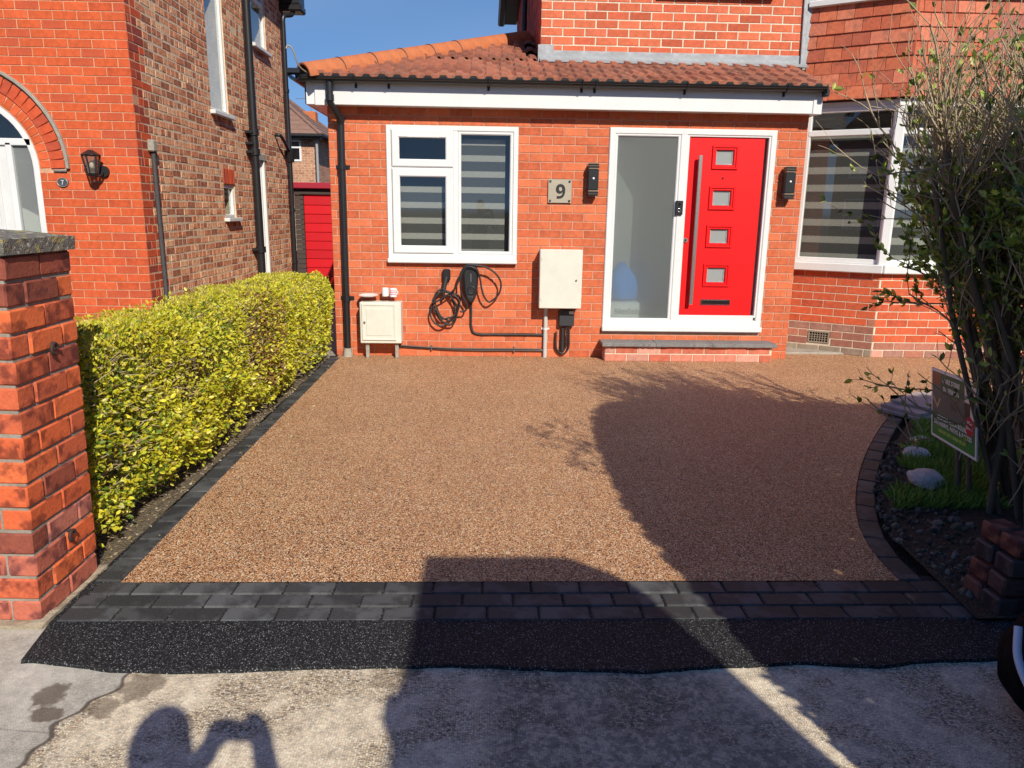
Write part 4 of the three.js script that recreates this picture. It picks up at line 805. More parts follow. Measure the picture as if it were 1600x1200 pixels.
{ // EV charger
  const e = thing('ev_charger', 'black teardrop car charger below the window with its cable draped over it', 'car charger', [-.175, .785, ZW]);
  const sh = (k, y0 = .2) => { const o = []; for (let i = 0; i <= 20; i++) { const a = Math.PI - i / 20 * Math.PI; o.push([Math.cos(a) * .086 * k, .118 + Math.sin(a) * .082 * k]); } o.push([.072 * k, -.07], [.05 * k, -.15], [.018 * k, -.20 * k], [-.018 * k, -.20 * k], [-.05 * k, -.15], [-.072 * k, -.07]); return o.reverse(); };
  obj('back', metreUV(extr(sh(1), .05, .008).translate(0, 0, .012)), M.blackPlastic, e);
  obj('cover', metreUV(extr(sh(.93), .045, .018).translate(0, 0, .070)), std({ color: rgb(.022, .023, .025), roughness: .32 }), e);
  obj('light_bar', cbox(.009, .085, .004, .001).translate(.005, .075, .1345), std({ color: rgb(.14, .145, .15), roughness: .15 }), e);
  obj('socket', [new THREE.TorusGeometry(.036, .009, 8, 28).translate(.012, -.055, .136), new THREE.CylinderGeometry(.032, .032, .01, 20).rotateX(Math.PI / 2).translate(.012, -.055, .132)], M.black, e);
  obj('mark', [bx(-.02, .03, -.128, -.122, .128, .134, .001)], M.chrome, e);
}
{ // cables
  const hz = ZW + .05;
  const h = thing('plug_holster', 'black plug holster on the wall left of the car charger', 'plug holster', [-.430, .88, ZW + .002]); obj('case', cbox(.08, .115, .06, .010).translate(0, 0, .032), M.blackPlastic, h); obj('plug', [bar([0, -.02, .05], [-.03, -.16, .075], .026, .022, 14), bar([-.03, -.16, .075], [-.035, -.26, .075], .02, .013, 12)], M.rubber, h);
  const pts = []; pts.push([-.462, .64, hz + .03]);
  for (let i = 0; i <= 64; i++) { const a = i / 64 * Math.PI * 2 * 4.2 + Math.PI * .55, k = i / 64, rx = .125 + .022 * Math.sin(i * 1.1), ry = .165 + .03 * Math.sin(i * .7 + 1); pts.push([-.445 + .03 * Math.sin(k * 9) + rx * Math.cos(a), .545 + .02 * Math.sin(k * 7) + ry * Math.sin(a), hz + .01 + .012 * Math.sin(i * .9) + k * .03]); }
  pts.push([-.36, .72, hz + .07], [-.31, .80, hz + .08], [-.27, .92, hz + .09], [-.22, .985, hz + .10], [-.10, .99, hz + .10], [.02, .955, hz + .07], [.11, .88, hz + .06], [.145, .80, hz + .05], [.13, .70, hz + .05], [.08, .64, hz + .05], [.02, .605, hz + .05], [-.03, .66, hz + .06], [-.06, .76, hz + .07], [-.075, .85, hz + .08], [-.12, .955, hz + .11], [-.2, .975, hz + .11], [-.265, .90, hz + .09], [-.28, .78, hz + .08], [-.265, .68, hz + .07], [-.21, .56, hz + .06], [-.24, .50, hz + .05], [-.29, .50, hz + .05]);
  tag(obj('charging_cable', tube(pts, .0095, 8, 700), M.rubber), 'black charging cable coiled in loops and slung over the car charger', 'cable');
  tag(obj('supply_cable', [tube([[-.171, .60, ZW + .03], [-.171, .45, ZW + .02], [-.170, .33, ZW + .018], [-.150, .27, ZW + .018], [-.10, .247, ZW + .018], [.1, .243, ZW + .018], [.4, .244, ZW + .018], [.62, .242, ZW + .02]], .013, 8, 60)], M.rubber), 'black supply cable from the car charger down and across to the grey conduit', 'cable');
  tag(obj('gas_pipe', [tube([[-.96, .110, ZW + .02], [-.8, .10, ZW + .02], [-.6, .088, ZW + .02], [-.35, .078, ZW + .022], [-.1, .072, ZW + .02], [.3, .075, ZW + .02], [.62, .074, ZW + .02]], .014, 8, 60), tube([[-.93, .12, ZW + .045], [-.7, .105, ZW + .045], [-.4, .092, ZW + .043], [0, .09, ZW + .04], [.3, .092, ZW + .04], [.58, .09, ZW + .035]], .006, 6, 50), bx(-.605, -.59, .062, .12, ZW + .004, ZW + .04, .003), bx(.29, .305, .05, .11, ZW + .004, ZW + .04, .003)], std({ color: rgb(.10, .095, .09), roughness: .6 })), 'dark pipe clipped low along the wall between the two meter boxes', 'pipe');
}
{ // things behind the frosted glass
  const b = thing('blue_bag', 'blurred blue bag behind the frosted glass panel', 'bag', [1.50, .60, ZW - .30]);
  obj('body', (() => { const g = new THREE.SphereGeometry(.19, 28, 20), p = g.attributes.position; for (let i = 0; i < p.count; i++) { const x = p.getX(i), y = p.getY(i), z = p.getZ(i), n = 1 + .10 * Math.sin(x * 23 + y * 11) * Math.cos(z * 19); p.setXYZ(i, x * n * (1 - Math.max(0, y) * 1.1), Math.max(-.15, y * 1.25 * n), z * .6 * n); } g.computeVertexNormals(); return g; })().translate(0, .16, 0), std({ color: rgb(.03, .26, .78), roughness: .7 }), b);
  obj('tie', new THREE.TorusGeometry(.035, .012, 8, 16).rotateX(Math.PI / 2).translate(0, .385, 0), std({ color: rgb(.02, .14, .5), roughness: .7 }), b);
  const c = thing('cardboard_box', 'blurred white printed box below the blue bag behind frosted glass', 'box', [1.48, .28, ZW - .24]);
  obj('carton', cbox(.38, .31, .30, .004).translate(0, .157, 0), std({ color: rgb(.70, .69, .66), roughness: .8 }), c);
  const g = new TextGeometry('Models', { font, size: .062, depth: .002, curveSegments: 4 }); obj('print', g.translate(-.09, .185, .151), std({ color: rgb(.12, .12, .13), roughness: .8 }), c);
}

// ------------------------------------------------------------------ gate pier on the left
{
  const P = thing('gate_pier', 'tall red brick gate pier with mossy stone coping beside the hedge', 'gate pier', [-1.90, 0, -2.835]);
  P.rotation.z = -.028; const S = .215, Hc = .0922, n = 15;
  obj('mortar_core', bx(-S + .008, S - .008, -.03, n * Hc, -S + .008, S - .008, .002), M.mortarPier, P);
  const clean = [[.78, .16, .055], [.70, .14, .05], [.82, .18, .06], [.64, .14, .06]], grim = [[.30, .082, .052], [.36, .09, .055], [.21, .075, .058]], worn = [[.56, .16, .10], [.50, .14, .10], [.58, .20, .14]];
  const gc = {};
  const brick = (w, d, x, y, z, r) => {
    const set = r >= n - 1 ? grim : r >= n - 2 ? (rnd() < .6 ? grim : clean) : r < 4 ? (rnd() < .55 ? worn : rnd() < .3 ? grim : clean) : rnd() < .1 ? grim : clean, v = Math.floor(rnd() * 10), ti = Math.floor(rnd() * set.length);
    const key = [w, d, set === clean ? 0 : set === grim ? 1 : 2, ti, v].join(); gc[key] = gc[key] || tint(metreUV(cbox(w, Hc - .011, d, .006), 1, v * .43, v * .29), set[ti]);
    const m = obj('brick', gc[key], M.pierBrick, P); m.position.set(x + rr(-.003, .003), y, z + rr(-.003, .003)); m.rotation.y = rr(-.012, .012);
  };
  for (let r = 0; r < n; r++) {
    const y = (r + .5) * Hc, b = .1045, l = .2095, q = S - b / 2;
    if (r % 2) { for (const s of [-1, 1]) { brick(l, b, -S / 2, y, s * q, r); brick(l, b, S / 2, y, s * q, r); brick(b, l - .002, s * q, y, 0, r); } }
    else { for (const s of [-1, 1]) { brick(b, l, s * q, y, -S / 2, r); brick(b, l, s * q, y, S / 2, r); brick(l - .002, b, 0, y, s * q, r); } }
  }
  // coping: shallow stone cap with worn arrises
  const g = new THREE.BoxGeometry(.45, .052, .455, 22, 3, 22), p = g.attributes.position;
  for (let i = 0; i < p.count; i++) { const x = p.getX(i), y = p.getY(i), z = p.getZ(i), e = Math.max(Math.abs(x), Math.abs(z)) / .226; const k = fbm(x * 20 + 50, z * 20 + 50 + y * 30, 4096, 301, 3) - .5; p.setXYZ(i, x + k * .008 * Math.sign(x) * (e > .9), y + (y > 0 ? .03 * (1 - e) + k * .008 : 0), z + k * .008 * Math.sign(z) * (e > .9)); }
  const gg = g.toNonIndexed(); gg.computeVertexNormals(); obj('coping', metreUV(gg.translate(.005, n * Hc + .027, 0)), M.coping, P);
  const rust = std({ color: rgb(.07, .045, .038), map: rep(T.grain, .1), roughness: .8, metalness: .3 });
  for (const y of [.255, 1.02]) { const h = obj('gate_hook', [new THREE.TorusGeometry(.020, .007, 8, 18, Math.PI * 1.5).rotateY(Math.PI / 2).translate(S + .012, y, -.02), bar([S - .02, y + .02, -.02], [S + .014, y + .02, -.02], .007)], rust, P); }
  // sandy mortar skirt at the foot
  obj('mortar_skirt', (() => { const g2 = new THREE.BoxGeometry(.50, .04, .50, 20, 2, 20), q = g2.attributes.position; for (let i = 0; i < q.count; i++) { const k = fbm(q.getX(i) * 14 + 9, q.getZ(i) * 14 + 9, 4096, 311, 3) - .5; q.setY(i, q.getY(i) + k * .03 * (q.getY(i) > 0)); q.setX(i, q.getX(i) * (1 + k * .10)); q.setZ(i, q.getZ(i) * (1 + k * .10)); } const h = g2.toNonIndexed(); h.computeVertexNormals(); return metreUV(h); })().translate(-.015, -.012, 0), std({ color: rgb(.52, .43, .30), map: rep(T.mortar, .3), bumpMap: rep(T.soilBump, .2), bumpScale: .005, roughness: 1 }), P);
}
// front garden wall of house 7, left of the pier
{ const w = thing('garden_wall', 'low brick garden wall running left from the gate pier', 'wall', [-2.13, 0, -2.83]); obj('mortar_core', bx(-6, 0, -.03, .74, -.1, .1, .002), M.mortarPier, w); const g = [0, 1, 2, 3].map(v => tint(metreUV(cbox(.213, .08, .105, .006), 1, v * .4, v * .3), [[.62, .115, .045], [.56, .10, .042], [.50, .11, .055], [.3, .09, .06]][v])), gs = [];
  for (let r = 0; r < 8; r++) for (let i = 0; i < 26; i++) for (const s of [-1, 1]) gs.push(pick(g).clone().translate(-.11 - i * .2265 - (r % 2) * .11, .046 + r * .0922, s * .056)); stuff(obj('brickwork', gs, M.pierBrick, w)); obj('coping', bx(-6, 0, .74, .80, -.15, .15, .01), M.coping, w); }

// ------------------------------------------------------------------ foliage helpers
const leafGeo = (l, w, fold = .25) => { // pointed oval of six triangles, folded along the midrib
  const h = w / 2, o = []; const A = [0, 0, 0], B = [0, fold * -h * .0, l], L1 = [-h * .9, fold * h, l * .35], L2 = [-h * .75, fold * h, l * .7], R1 = [h * .9, fold * h, l * .35], R2 = [h * .75, fold * h, l * .7], Mm = [0, 0, l * .5];
  for (const t of [[A, Mm, L1], [L1, Mm, L2], [L2, Mm, B], [A, R1, Mm], [R1, R2, Mm], [R2, B, Mm]]) t.forEach(p => o.push(...p));
  const g = new THREE.BufferGeometry(); g.setAttribute('position', new THREE.BufferAttribute(new Float32Array(o), 3)); g.computeVertexNormals(); return metreUV(g);
};
const leafMat = (rough = .5) => phys({ color: rgb(1, 1, 1), roughness: rough, transmission: .32, thickness: 0, ior: 1.4 });
function leaves(name, parent, geo, mat, list) {
  const m = new THREE.InstancedMesh(geo, mat, list.length), mt = new THREE.Matrix4(), q = new THREE.Quaternion(), c = new THREE.Color();
  list.forEach(([p, dir, spin, s, col], i) => {
    q.setFromUnitVectors(V(0, 0, 1), dir); const q2 = new THREE.Quaternion().setFromAxisAngle(dir, spin); q.premultiply(q2);
    mt.compose(p, q, V(s, s, s)); m.setMatrixAt(i, mt); m.setColorAt(i, c.setRGB(...col));
  });
  m.name = name; m.castShadow = m.receiveShadow = true; stuff(m); parent.add(m); return m;
}
const rdir = () => { const z = rr(-1, 1), a = rr(0, 6.2832), r = Math.sqrt(1 - z * z); return V(r * Math.cos(a), z, r * Math.sin(a)); };
const jit = (c, k) => { const v = rr(1 - k, 1 + k); return c.map(x => x * v * rr(.94, 1.06)); };

// ------------------------------------------------------------------ golden privet hedge
{
  const H = thing('privet_hedge', 'clipped golden privet hedge of bright yellow green leaves along the driveway', 'hedge', [0, 0, 0]);
  const Z0 = -3.10, Z1 = -7.82, xl = -2.24;
  const xr = z => mix(-1.72, -1.585, (Z0 - z) / (Z0 - Z1)) - .07 * Math.exp(-(Z0 - z) * 9) - .05 * Math.exp((Z1 - z) * 7), top = z => mix(.965, .90, (Z0 - z) / (Z0 - Z1)) + .012 * Math.sin(z * 3.1) - .04 * Math.exp((Z1 - z) * 6);
  const bump = (a, b) => (fbm(a * 3 + 60, b * 3 + 60, 4096, 401, 3) - .5);
  const list = [], GOLD = [[.64, .58, .034], [.54, .53, .030], [.72, .64, .05], [.44, .46, .028], [.60, .58, .06]], DEEP = [[.13, .20, .022], [.17, .24, .025], [.10, .16, .02]], BROWN = [[.30, .15, .06], [.24, .12, .05], [.34, .22, .09]], OLIVE = [[.50, .43, .08], [.42, .37, .08], [.56, .46, .13]];
  const put = (p, n, face) => {
    const deep = Math.min(.22, -Math.log(1 - rnd() * .97) * .055), q = p.clone().addScaledVector(n, -deep);
    const d = rdir().addScaledVector(n, .75).add(V(0, .35, 0)).normalize();
    const brown = Math.hypot((q.z + 5.65) / .35, (q.y - .62) / .4) < 1 && face === 0 && rnd() < .45;
    const nn = fbm(q.z * 3 + 80, q.y * 3 + 80, 4096, 407, 2), dk = fbm(q.z * 1.7 + 30, q.y * 2 + 30 + q.x * 2, 4096, 411, 2) > .60;
    const col = brown ? pick(BROWN) : face === 1 ? (rnd() < .42 ? pick(OLIVE) : pick(GOLD)) : rnd() < (dk ? .30 : .06) ? pick(DEEP) : rnd() < .12 ? pick(OLIVE) : pick(GOLD);
    list.push([q, d, rr(0, 6.28), face === 1 ? rr(.5, .9) : rr(.45, 1.35) * (q.y < .55 ? 1.1 : .95), jit(col, .18)]);
  };
  const round = (y, z) => { const t = top(z), e = Math.max(0, y - (t - .24)) / .24; return .13 * e * e + (y < .30 ? (.30 - y) * .30 : 0); };
  for (let i = 0; i < 52000; i++) { // right face
    const z = mix(Z0, Z1, Math.pow(rnd(), 1.05)), y = rr(.04 + .06 * rnd(), top(z) + .02); if (y < .16 && rnd() < .55) continue;
    if (y < top(z) - .06 && fbm(z * 6 + 70, y * 6 + 70, 4096, 417, 3) < .365 + .05 * smooth(.7, .2, y) && rnd() < .82) continue;
    const x = xr(z) - round(y, z) + bump(z, y) * .22 + .02, n = V(1, y > top(z) - .1 ? .6 : 0, 0).normalize(); put(V(x, y, z), n, 0);
  }
  for (let i = 0; i < 24000; i++) { const z = rr(Z0, Z1), x = rr(xl, xr(z) - .03), y = top(z) + bump(z + 9, x) * .11 - .015 - .05 * smooth(.22, 0, xr(z) - x) * smooth(.0, .22, .22); put(V(x, y, z), V(0, 1, 0), 1); }
  for (let i = 0; i < 9000; i++) { const x = rr(xl, xr(Z0)), y = rr(.06, top(Z0)); put(V(x, y, Z0 + bump(x, y + 5) * .10), V(0, 0, 1), 2); }
  for (let i = 0; i < 3500; i++) { const x = rr(xl, xr(Z1)), y = rr(.06, top(Z1)); put(V(x, y, Z1 + bump(x, y + 5) * .08), V(0, 0, -1), 2); }
  for (let i = 0; i < 9000; i++) { const z = rr(Z0, Z1), y = rr(.05, top(z)); put(V(xl + bump(z, y + 15) * .10, y, z), V(-1, 0, 0), 3); }
  for (let i = 0; i < 42000; i++) { const z = rr(Z0 - .1, Z1 + .1), y = rr(.14, top(z) - .10), x = rr(xl + .10, xr(z) - .14 - round(y, z)); list.push([V(x, y, z), rdir(), rr(0, 6.28), rr(.6, 1.2), jit(pick(rnd() < .5 ? OLIVE : rnd() < .5 ? GOLD : BROWN), .18)]); }
  leaves('foliage', H, leafGeo(.028, .016), leafMat(.42), list);
  const tw = []; for (let i = 0; i < 1700; i++) { const z = mix(Z0 - .02, Z1, rnd()), y = rr(.06, .85), a = V(xr(z) - round(y, z) - .16, y - .05, z), b = a.clone().add(V(rr(.08, .19), rr(-.04, .14), rr(-.14, .14))); tw.push(bar(a, b, .0035, .0016, 4)); }
  for (let i = 0; i < 90; i++) { const z = mix(Z0 - .1, Z1 + .1, (i + .5) / 90), x = rr(-2.12, -1.85), m = V(x + rr(-.06, .06), .35, z + rr(-.08, .08)); tw.push(bar([x, -.02, z], m, .013, .008, 6)); for (let k = 0; k < 4; k++) tw.push(bar(m, m.clone().add(V(rr(-.16, .16), rr(.2, .5), rr(-.16, .16))), .006, .003, 5)); }
  stuff(obj('twigs', tw.map(g => g.toNonIndexed()), M.twig, H));
}
{ // litter and pebbles on the soil strip
  const list = []; for (let i = 0; i < 3000; i++) { const z = rr(-3.0, -7.9), x = i < 2940 ? rr(-2.0, -1.665) : rr(-1.66, -1.35); list.push([V(x, x > -1.666 ? .006 : rr(-.004, .003), z), V(rr(-1, 1), rr(-.2, .2), rr(-1, 1)).normalize(), rr(0, 6.28), rr(.4, 1.0), jit(pick([[.20, .16, .10], [.14, .10, .06], [.34, .30, .22], [.28, .22, .10], [.10, .08, .05]]), .3)]); }
  const m = leaves('leaf_litter', scene, leafGeo(.026, .015), std({ roughness: .9 }), list); m.userData.label = 'dry leaves and crumbs of soil littering the strip under the hedge'; m.userData.category = 'leaf litter';
}
// ------------------------------------------------------------------ behind: shed, shrub, far house
{
  const s = thing('garden_shed', 'dark timber shed with bright red slatted door behind the passage', 'shed', [-3.74, 0, -15]);
  obj('carcass', [bx(.1, 2.5, 0, 1.9, -2.6, -.03, .01)], M.darkWood, s);
  for (let i = 0; i < 20; i++) { const b = obj('side_board', cbox(.17, .091, .022, .004), M.darkWood, s); b.position.set(.09, .05 + i * .0945, .0); b.rotation.x = -.09; }
  for (let i = 0; i < 20; i++) { const b = obj('board', bx(1.32, 2.5, .005 + i * .0945, .096 + i * .0945, -.02, .006, .004), M.darkWood, s); }
  const d = obj('door', bx(.185, 1.31, .05, 1.80, -.02, .0, .003), std({ color: rgb(.60, .006, .014), roughness: .5 }), s); const red = [0, 1, 2].map(k => std({ color: rgb(.66 - .05 * k, .006, .014), map: rep(T.dust, .5), roughness: .42 }));
  for (let i = 0; i < 10; i++) { const p = obj('door_panel', cbox(1.12, .164, .022, .005), pick(red), d); p.position.set(.748, .145 + i * .171, .012); p.rotation.x = -.05; }
  obj('handle', bx(1.2, 1.24, .85, 1.05, .02, .05, .006), M.black, d);
  obj('fascia_board', bx(-.02, 2.6, 1.80, 1.90, -.03, .05, .005), M.darkWood, s);
  obj('roof', [bx(-.14, 2.7, 1.905, 2.02, -2.8, .14, .015)], std({ color: rgb(.38, .012, .035), map: rep(T.dust, .6), roughness: .55 }), s);
}
{
  const far = thing('distant_house', 'distant brick house with brown hipped roof and white upstairs window', 'house', [-6.19, 0, -28]);
  const wf = slab('front_wall', far, [0, 0, 0], 0, rect(-5, 0, 0, 4.05), [rect(-1.15, -.45, 3.15, 3.9)], .25, M.mortarOld), ws = slab('side_wall', far, [0, 0, 0], Math.PI / 2, rect(.25, 6, 0, 4.05), [], .25, M.mortarOld);
  const l = [...courses(wf, { u0: -4, u1: .004, v0: 1.6, v1: 4.05, kind: 'far', skip: y => y > 3.15 && y < 3.9 ? [[-1.15, -.45]] : [] }), ...courses(ws, { u0: 0, u1: 6, v0: 1.6, v1: 4.05, kind: 'far' })]; settle(l, 0);
  const w = obj('window', [frame(-1.15, -.45, 3.15, 3.9, .07, -.06, .03), bx(-1.1, -.5, 3.60, 3.66, -.05, .025, .01)], M.upvc, far); obj('pane', bx(-1.09, -.51, 3.21, 3.84, -.03, -.02, .001), M.glass, w); obj('curtain', bx(-1.2, -.4, 3.1, 3.95, -.5, -.45, .01), std({ color: rgb(.16, .2, .22), roughness: .9 }), w);
  const o = [], e = 4.05, P = [[-5.4, e, .35], [.35, e, .35], [.35, e, -6.4], [-5.4, e, -6.4], [-2.5, 6.25, -2.6], [-2.5, 6.25, -3.6]], t = (...i) => i.forEach(k => o.push(...P[k])); t(0, 1, 4); t(1, 2, 5); t(1, 5, 4); t(2, 3, 5); t(3, 0, 4); t(3, 4, 5);
  const g = new THREE.BufferGeometry(); g.setAttribute('position', new THREE.BufferAttribute(new Float32Array(o), 3)); g.computeVertexNormals();
  const brown = std({ color: rgb(.30, .165, .12), map: rep(T.rooftile, .8), roughness: .9 }), rf = obj('roof', metreUV(g), brown, far);
  const hb = []; for (const [a, b] of [[1, 4], [1, 2], [2, 5], [0, 4]]) hb.push(bar(P[a], P[b], .07, .07, 6)); obj('ridge', hb, brown, rf);
  // courses of tiles on the two slopes one sees
  const cs = []; for (let i = 1; i < 12; i++) { const k = i / 12, L = (a, b) => P[a].map((q, n) => mix(q, P[b][n], k)); const a = L(0, 4), b = L(1, 4), c = L(1, 4), d = L(2, 5); cs.push(bar(a, b, .028, .028, 4), bar(c, d, .028, .028, 4)); } stuff(obj('tile_courses', cs, brown, rf));
  obj('chimney', [bx(-1.3, -.8, 4.6, 5.35, -4.6, -4.1, .02)], M.terracotta, rf); obj('aerial', [bar([-1.0, 5.3, -4.3], [-1.0, 5.9, -4.3], .015), bar([-1.6, 5.85, -4.3], [-.4, 5.85, -4.3], .012)], M.steel, rf);
  obj('gutter', [bx(-5.4, .42, 3.98, 4.08, .33, .45, .02), bx(.33, .45, 3.98, 4.08, -6.4, .4, .02), bx(-5.3, .3, 3.9, 4.0, .0, .34, .01)], M.black, far);
  obj('downpipe', [bar([.12, 0, .1], [.12, 3.95, .1], .05), bar([.1, 0, -4.2], [.1, 3.9, -4.2], .05)], std({ color: rgb(.3, .3, .3), roughness: .5 }), far);
  obj('side_window', [bx(.0, .05, 2.6, 3.6, -3.4, -2.9, .01)], M.white, far);
}
function shrub(name, label, cx, cz, r, h, n, cols, y0 = 0) {
  const s = thing(name, label, 'shrub', [cx, y0, cz]); const l = [];
  for (let i = 0; i < n; i++) { const d = rdir(), k = Math.pow(rnd(), .35), p = V(d.x * r * k, h / 2 + d.y * h / 2 * k, d.z * r * k).multiplyScalar(1); const nn = 1 + .35 * (fbm(d.x * 3 + 20, d.y * 3 + 20 + d.z * 2, 4096, 421, 3) - .5); l.push([p.multiplyScalar(nn), rdir().add(d).normalize(), rr(0, 6.28), rr(.7, 1.4), jit(pick(cols), .2)]); }
  leaves('foliage', s, leafGeo(.06, .03), leafMat(), l); obj('stem', [bar([0, 0, 0], [.05, h * .5, .02], .03, .015), bar([0, 0, 0], [-.1, h * .45, .05], .02, .01)], M.bark, s); return s;
}
shrub('evergreen_shrub', 'dark evergreen shrub at the end of the passage by the shed', -3.95, -14.2, .35, 1.5, 2600, [[.05, .08, .02], [.08, .12, .03], [.12, .16, .04]]);

// ------------------------------------------------------------------ right garden: low wall, bush, sign, odds and ends
{
  const w = thing('broken_wall', 'crumbling dark brick garden wall stump beneath the twiggy bush', 'wall', [2.03, 0, -2.62]);
  const t = [[.20, .085, .065], [.13, .07, .06], [.26, .09, .06], [.10, .07, .065]], g = t.map((c, v) => tint(metreUV(cbox(.222, .074, .105, .008), 1, v * .4, v * .3), c)), h = t.map((c, v) => tint(metreUV(cbox(.105, .074, .105, .008), 1, v * .4, v * .3), c));
  obj('mortar_core', bx(.30, 3.0, -.03, .29, -.24, -.02, .004), M.mortarPier, w);
  for (let r = 0; r < 4; r++) for (let i = 0; i < 13; i++) for (const s of [0, 1]) {
    const x = .115 + i * .232 + (r % 2) * .116 + r * .012 + (r > 2 ? .12 * (r - 2) : 0); 
    const m = obj('brick', pick(g), M.pierBrick, w); m.position.set(x, .042 + r * .083, -.056 - s * .118 + rr(-.008, .008)); m.rotation.set(rr(-.02, .02), rr(-.05, .05) + (i === 0 ? rr(-.12, .12) : 0), rr(-.02, .02));
  }
  for (const r of [1, 3]) for (const s of [0, 1]) { const m = obj('brick', pick(h), M.pierBrick, w); m.position.set(.058 + r * .012, .042 + r * .083, -.056 - s * .118); m.rotation.y = rr(-.1, .1); }
}
const BARE = [[.30, .24, .15], [.24, .19, .12], [.36, .29, .19]];
{
  const b = thing('leggy_bush', 'leggy half bare bush with many upright stems beside the garden path', 'bush', [2.62, 0, -3.68]);
  const tw = [], lv = [], green = [[.10, .17, .022], [.14, .22, .03], [.20, .28, .045], [.075, .13, .02]], lit = [[.38, .48, .07], [.32, .42, .06], [.46, .52, .12]];
  const leafAt = (p, d, k) => lv.push([p, rdir().multiplyScalar(.8).add(d).normalize(), rr(0, 6.28), rr(.45, 1.15) * k, jit(pick(rnd() < .55 ? lit : green), .22)]);
  const sprig = (a, d, len, r, depth) => {
    const n = Math.max(3, Math.round(len / .09)), pts = [a.clone()]; let p = a.clone(), v = d.clone();
    for (let i = 0; i < n; i++) { v.add(rdir().multiplyScalar(.22)).add(V(0, .05, 0)).normalize(); p = p.clone().addScaledVector(v, len / n); pts.push(p);
      if (depth > 0 && i > 0 && rnd() < .76) sprig(p, v.clone().add(rdir().multiplyScalar(.75)).add(V(0, .25, 0)).normalize(), len * rr(.35, .6), r * .55, depth - 1);
      const dense = 1.0 * smooth(.75, 1.2, p.y) * (1 - smooth(1.45, 1.95, p.y)) + .15 + .35 * smooth(.95, .5, p.y) * smooth(.2, .4, p.y);
      if (depth < 2 && rnd() < dense) { leafAt(p, v, 1); if (rnd() < dense * .8) leafAt(p, v, .9); if (rnd() < .6 * dense) { leafAt(p, v, .8); leafAt(p, v, .7); } }
    }
    tw.push(tube(pts, r, r > .005 ? 6 : 4, Math.max(3, n)).toNonIndexed());
  };
  for (let i = 0; i < 44; i++) {
    let x0 = i < 32 ? rr(.07, .52) : rr(.5, 1.0); const z0 = rr(-.45, .6); while ((2.62 + x0) / (3.68 - z0) < .75) x0 += .03;
    const lean = V((x0 - .5) * .10 + rr(-.34, -.04), 1, z0 * .12 + rr(-.08, .08)).normalize(), hgt = rr(1.5, 2.05), r = rr(.009, .021), pts = [];
    for (let k = 0; k <= 7; k++) { const t = k / 7; pts.push(V(x0, -.02, z0).addScaledVector(lean, t * hgt).add(V(.035 * Math.sin(t * 5 + i), 0, .035 * Math.cos(t * 4 + i * 2)))); }
    obj('stem', tube(pts, r, 7, 18), M.bark, b);
    for (let k = 2; k <= 7; k++) for (let j = 0; j < (k > 3 ? 4 : 2); j++) { if (k < 4 && rnd() < .35) continue; const a = rr(0, 6.28), out = V(Math.cos(a) - .05, rr(.9, 2.1), Math.sin(a)).normalize(); sprig(pts[k], out, rr(.26, .55) * (k > 5 ? 1.05 : .9), Math.min(.0048, r * .26), 2); }
    for (let j = 0; j < 3; j++) sprig(pts[7 - (j > 1)], V(rr(-.3, .2), 1, rr(-.25, .25)).normalize(), rr(.3, .55), Math.min(.005, r * .34), 2);
  }
  for (const [y, len, dx, dy] of [[1.72, .62, -1, .12], [1.82, .60, -1, .02], [1.60, .5, -1, .2], [1.45, .55, -.9, .2], [1.25, .40, -1, .12], [1.1, .34, -1, .05], [.62, .34, -1, -.02], [.5, .32, -.9, .1], [.35, .25, -.9, .0]]) sprig(V(-.16, y, rr(-.25, .1)), V(dx, dy, rr(.0, .4)).normalize(), len, .004, 2);
  for (let i = 0; i < 90; i++) { const a = V(rr(-.1, 1.0), rr(.08, .75), rr(-.5, .5)); sprig(a, V(rr(-.7, .5), rr(.2, 1), rr(-.6, .8)).normalize(), rr(.25, .5), .004, 1); }
  stuff(obj('twigs', tw, M.twig, b)); leaves('foliage', b, leafGeo(.050, .027), leafMat(), lv);
}
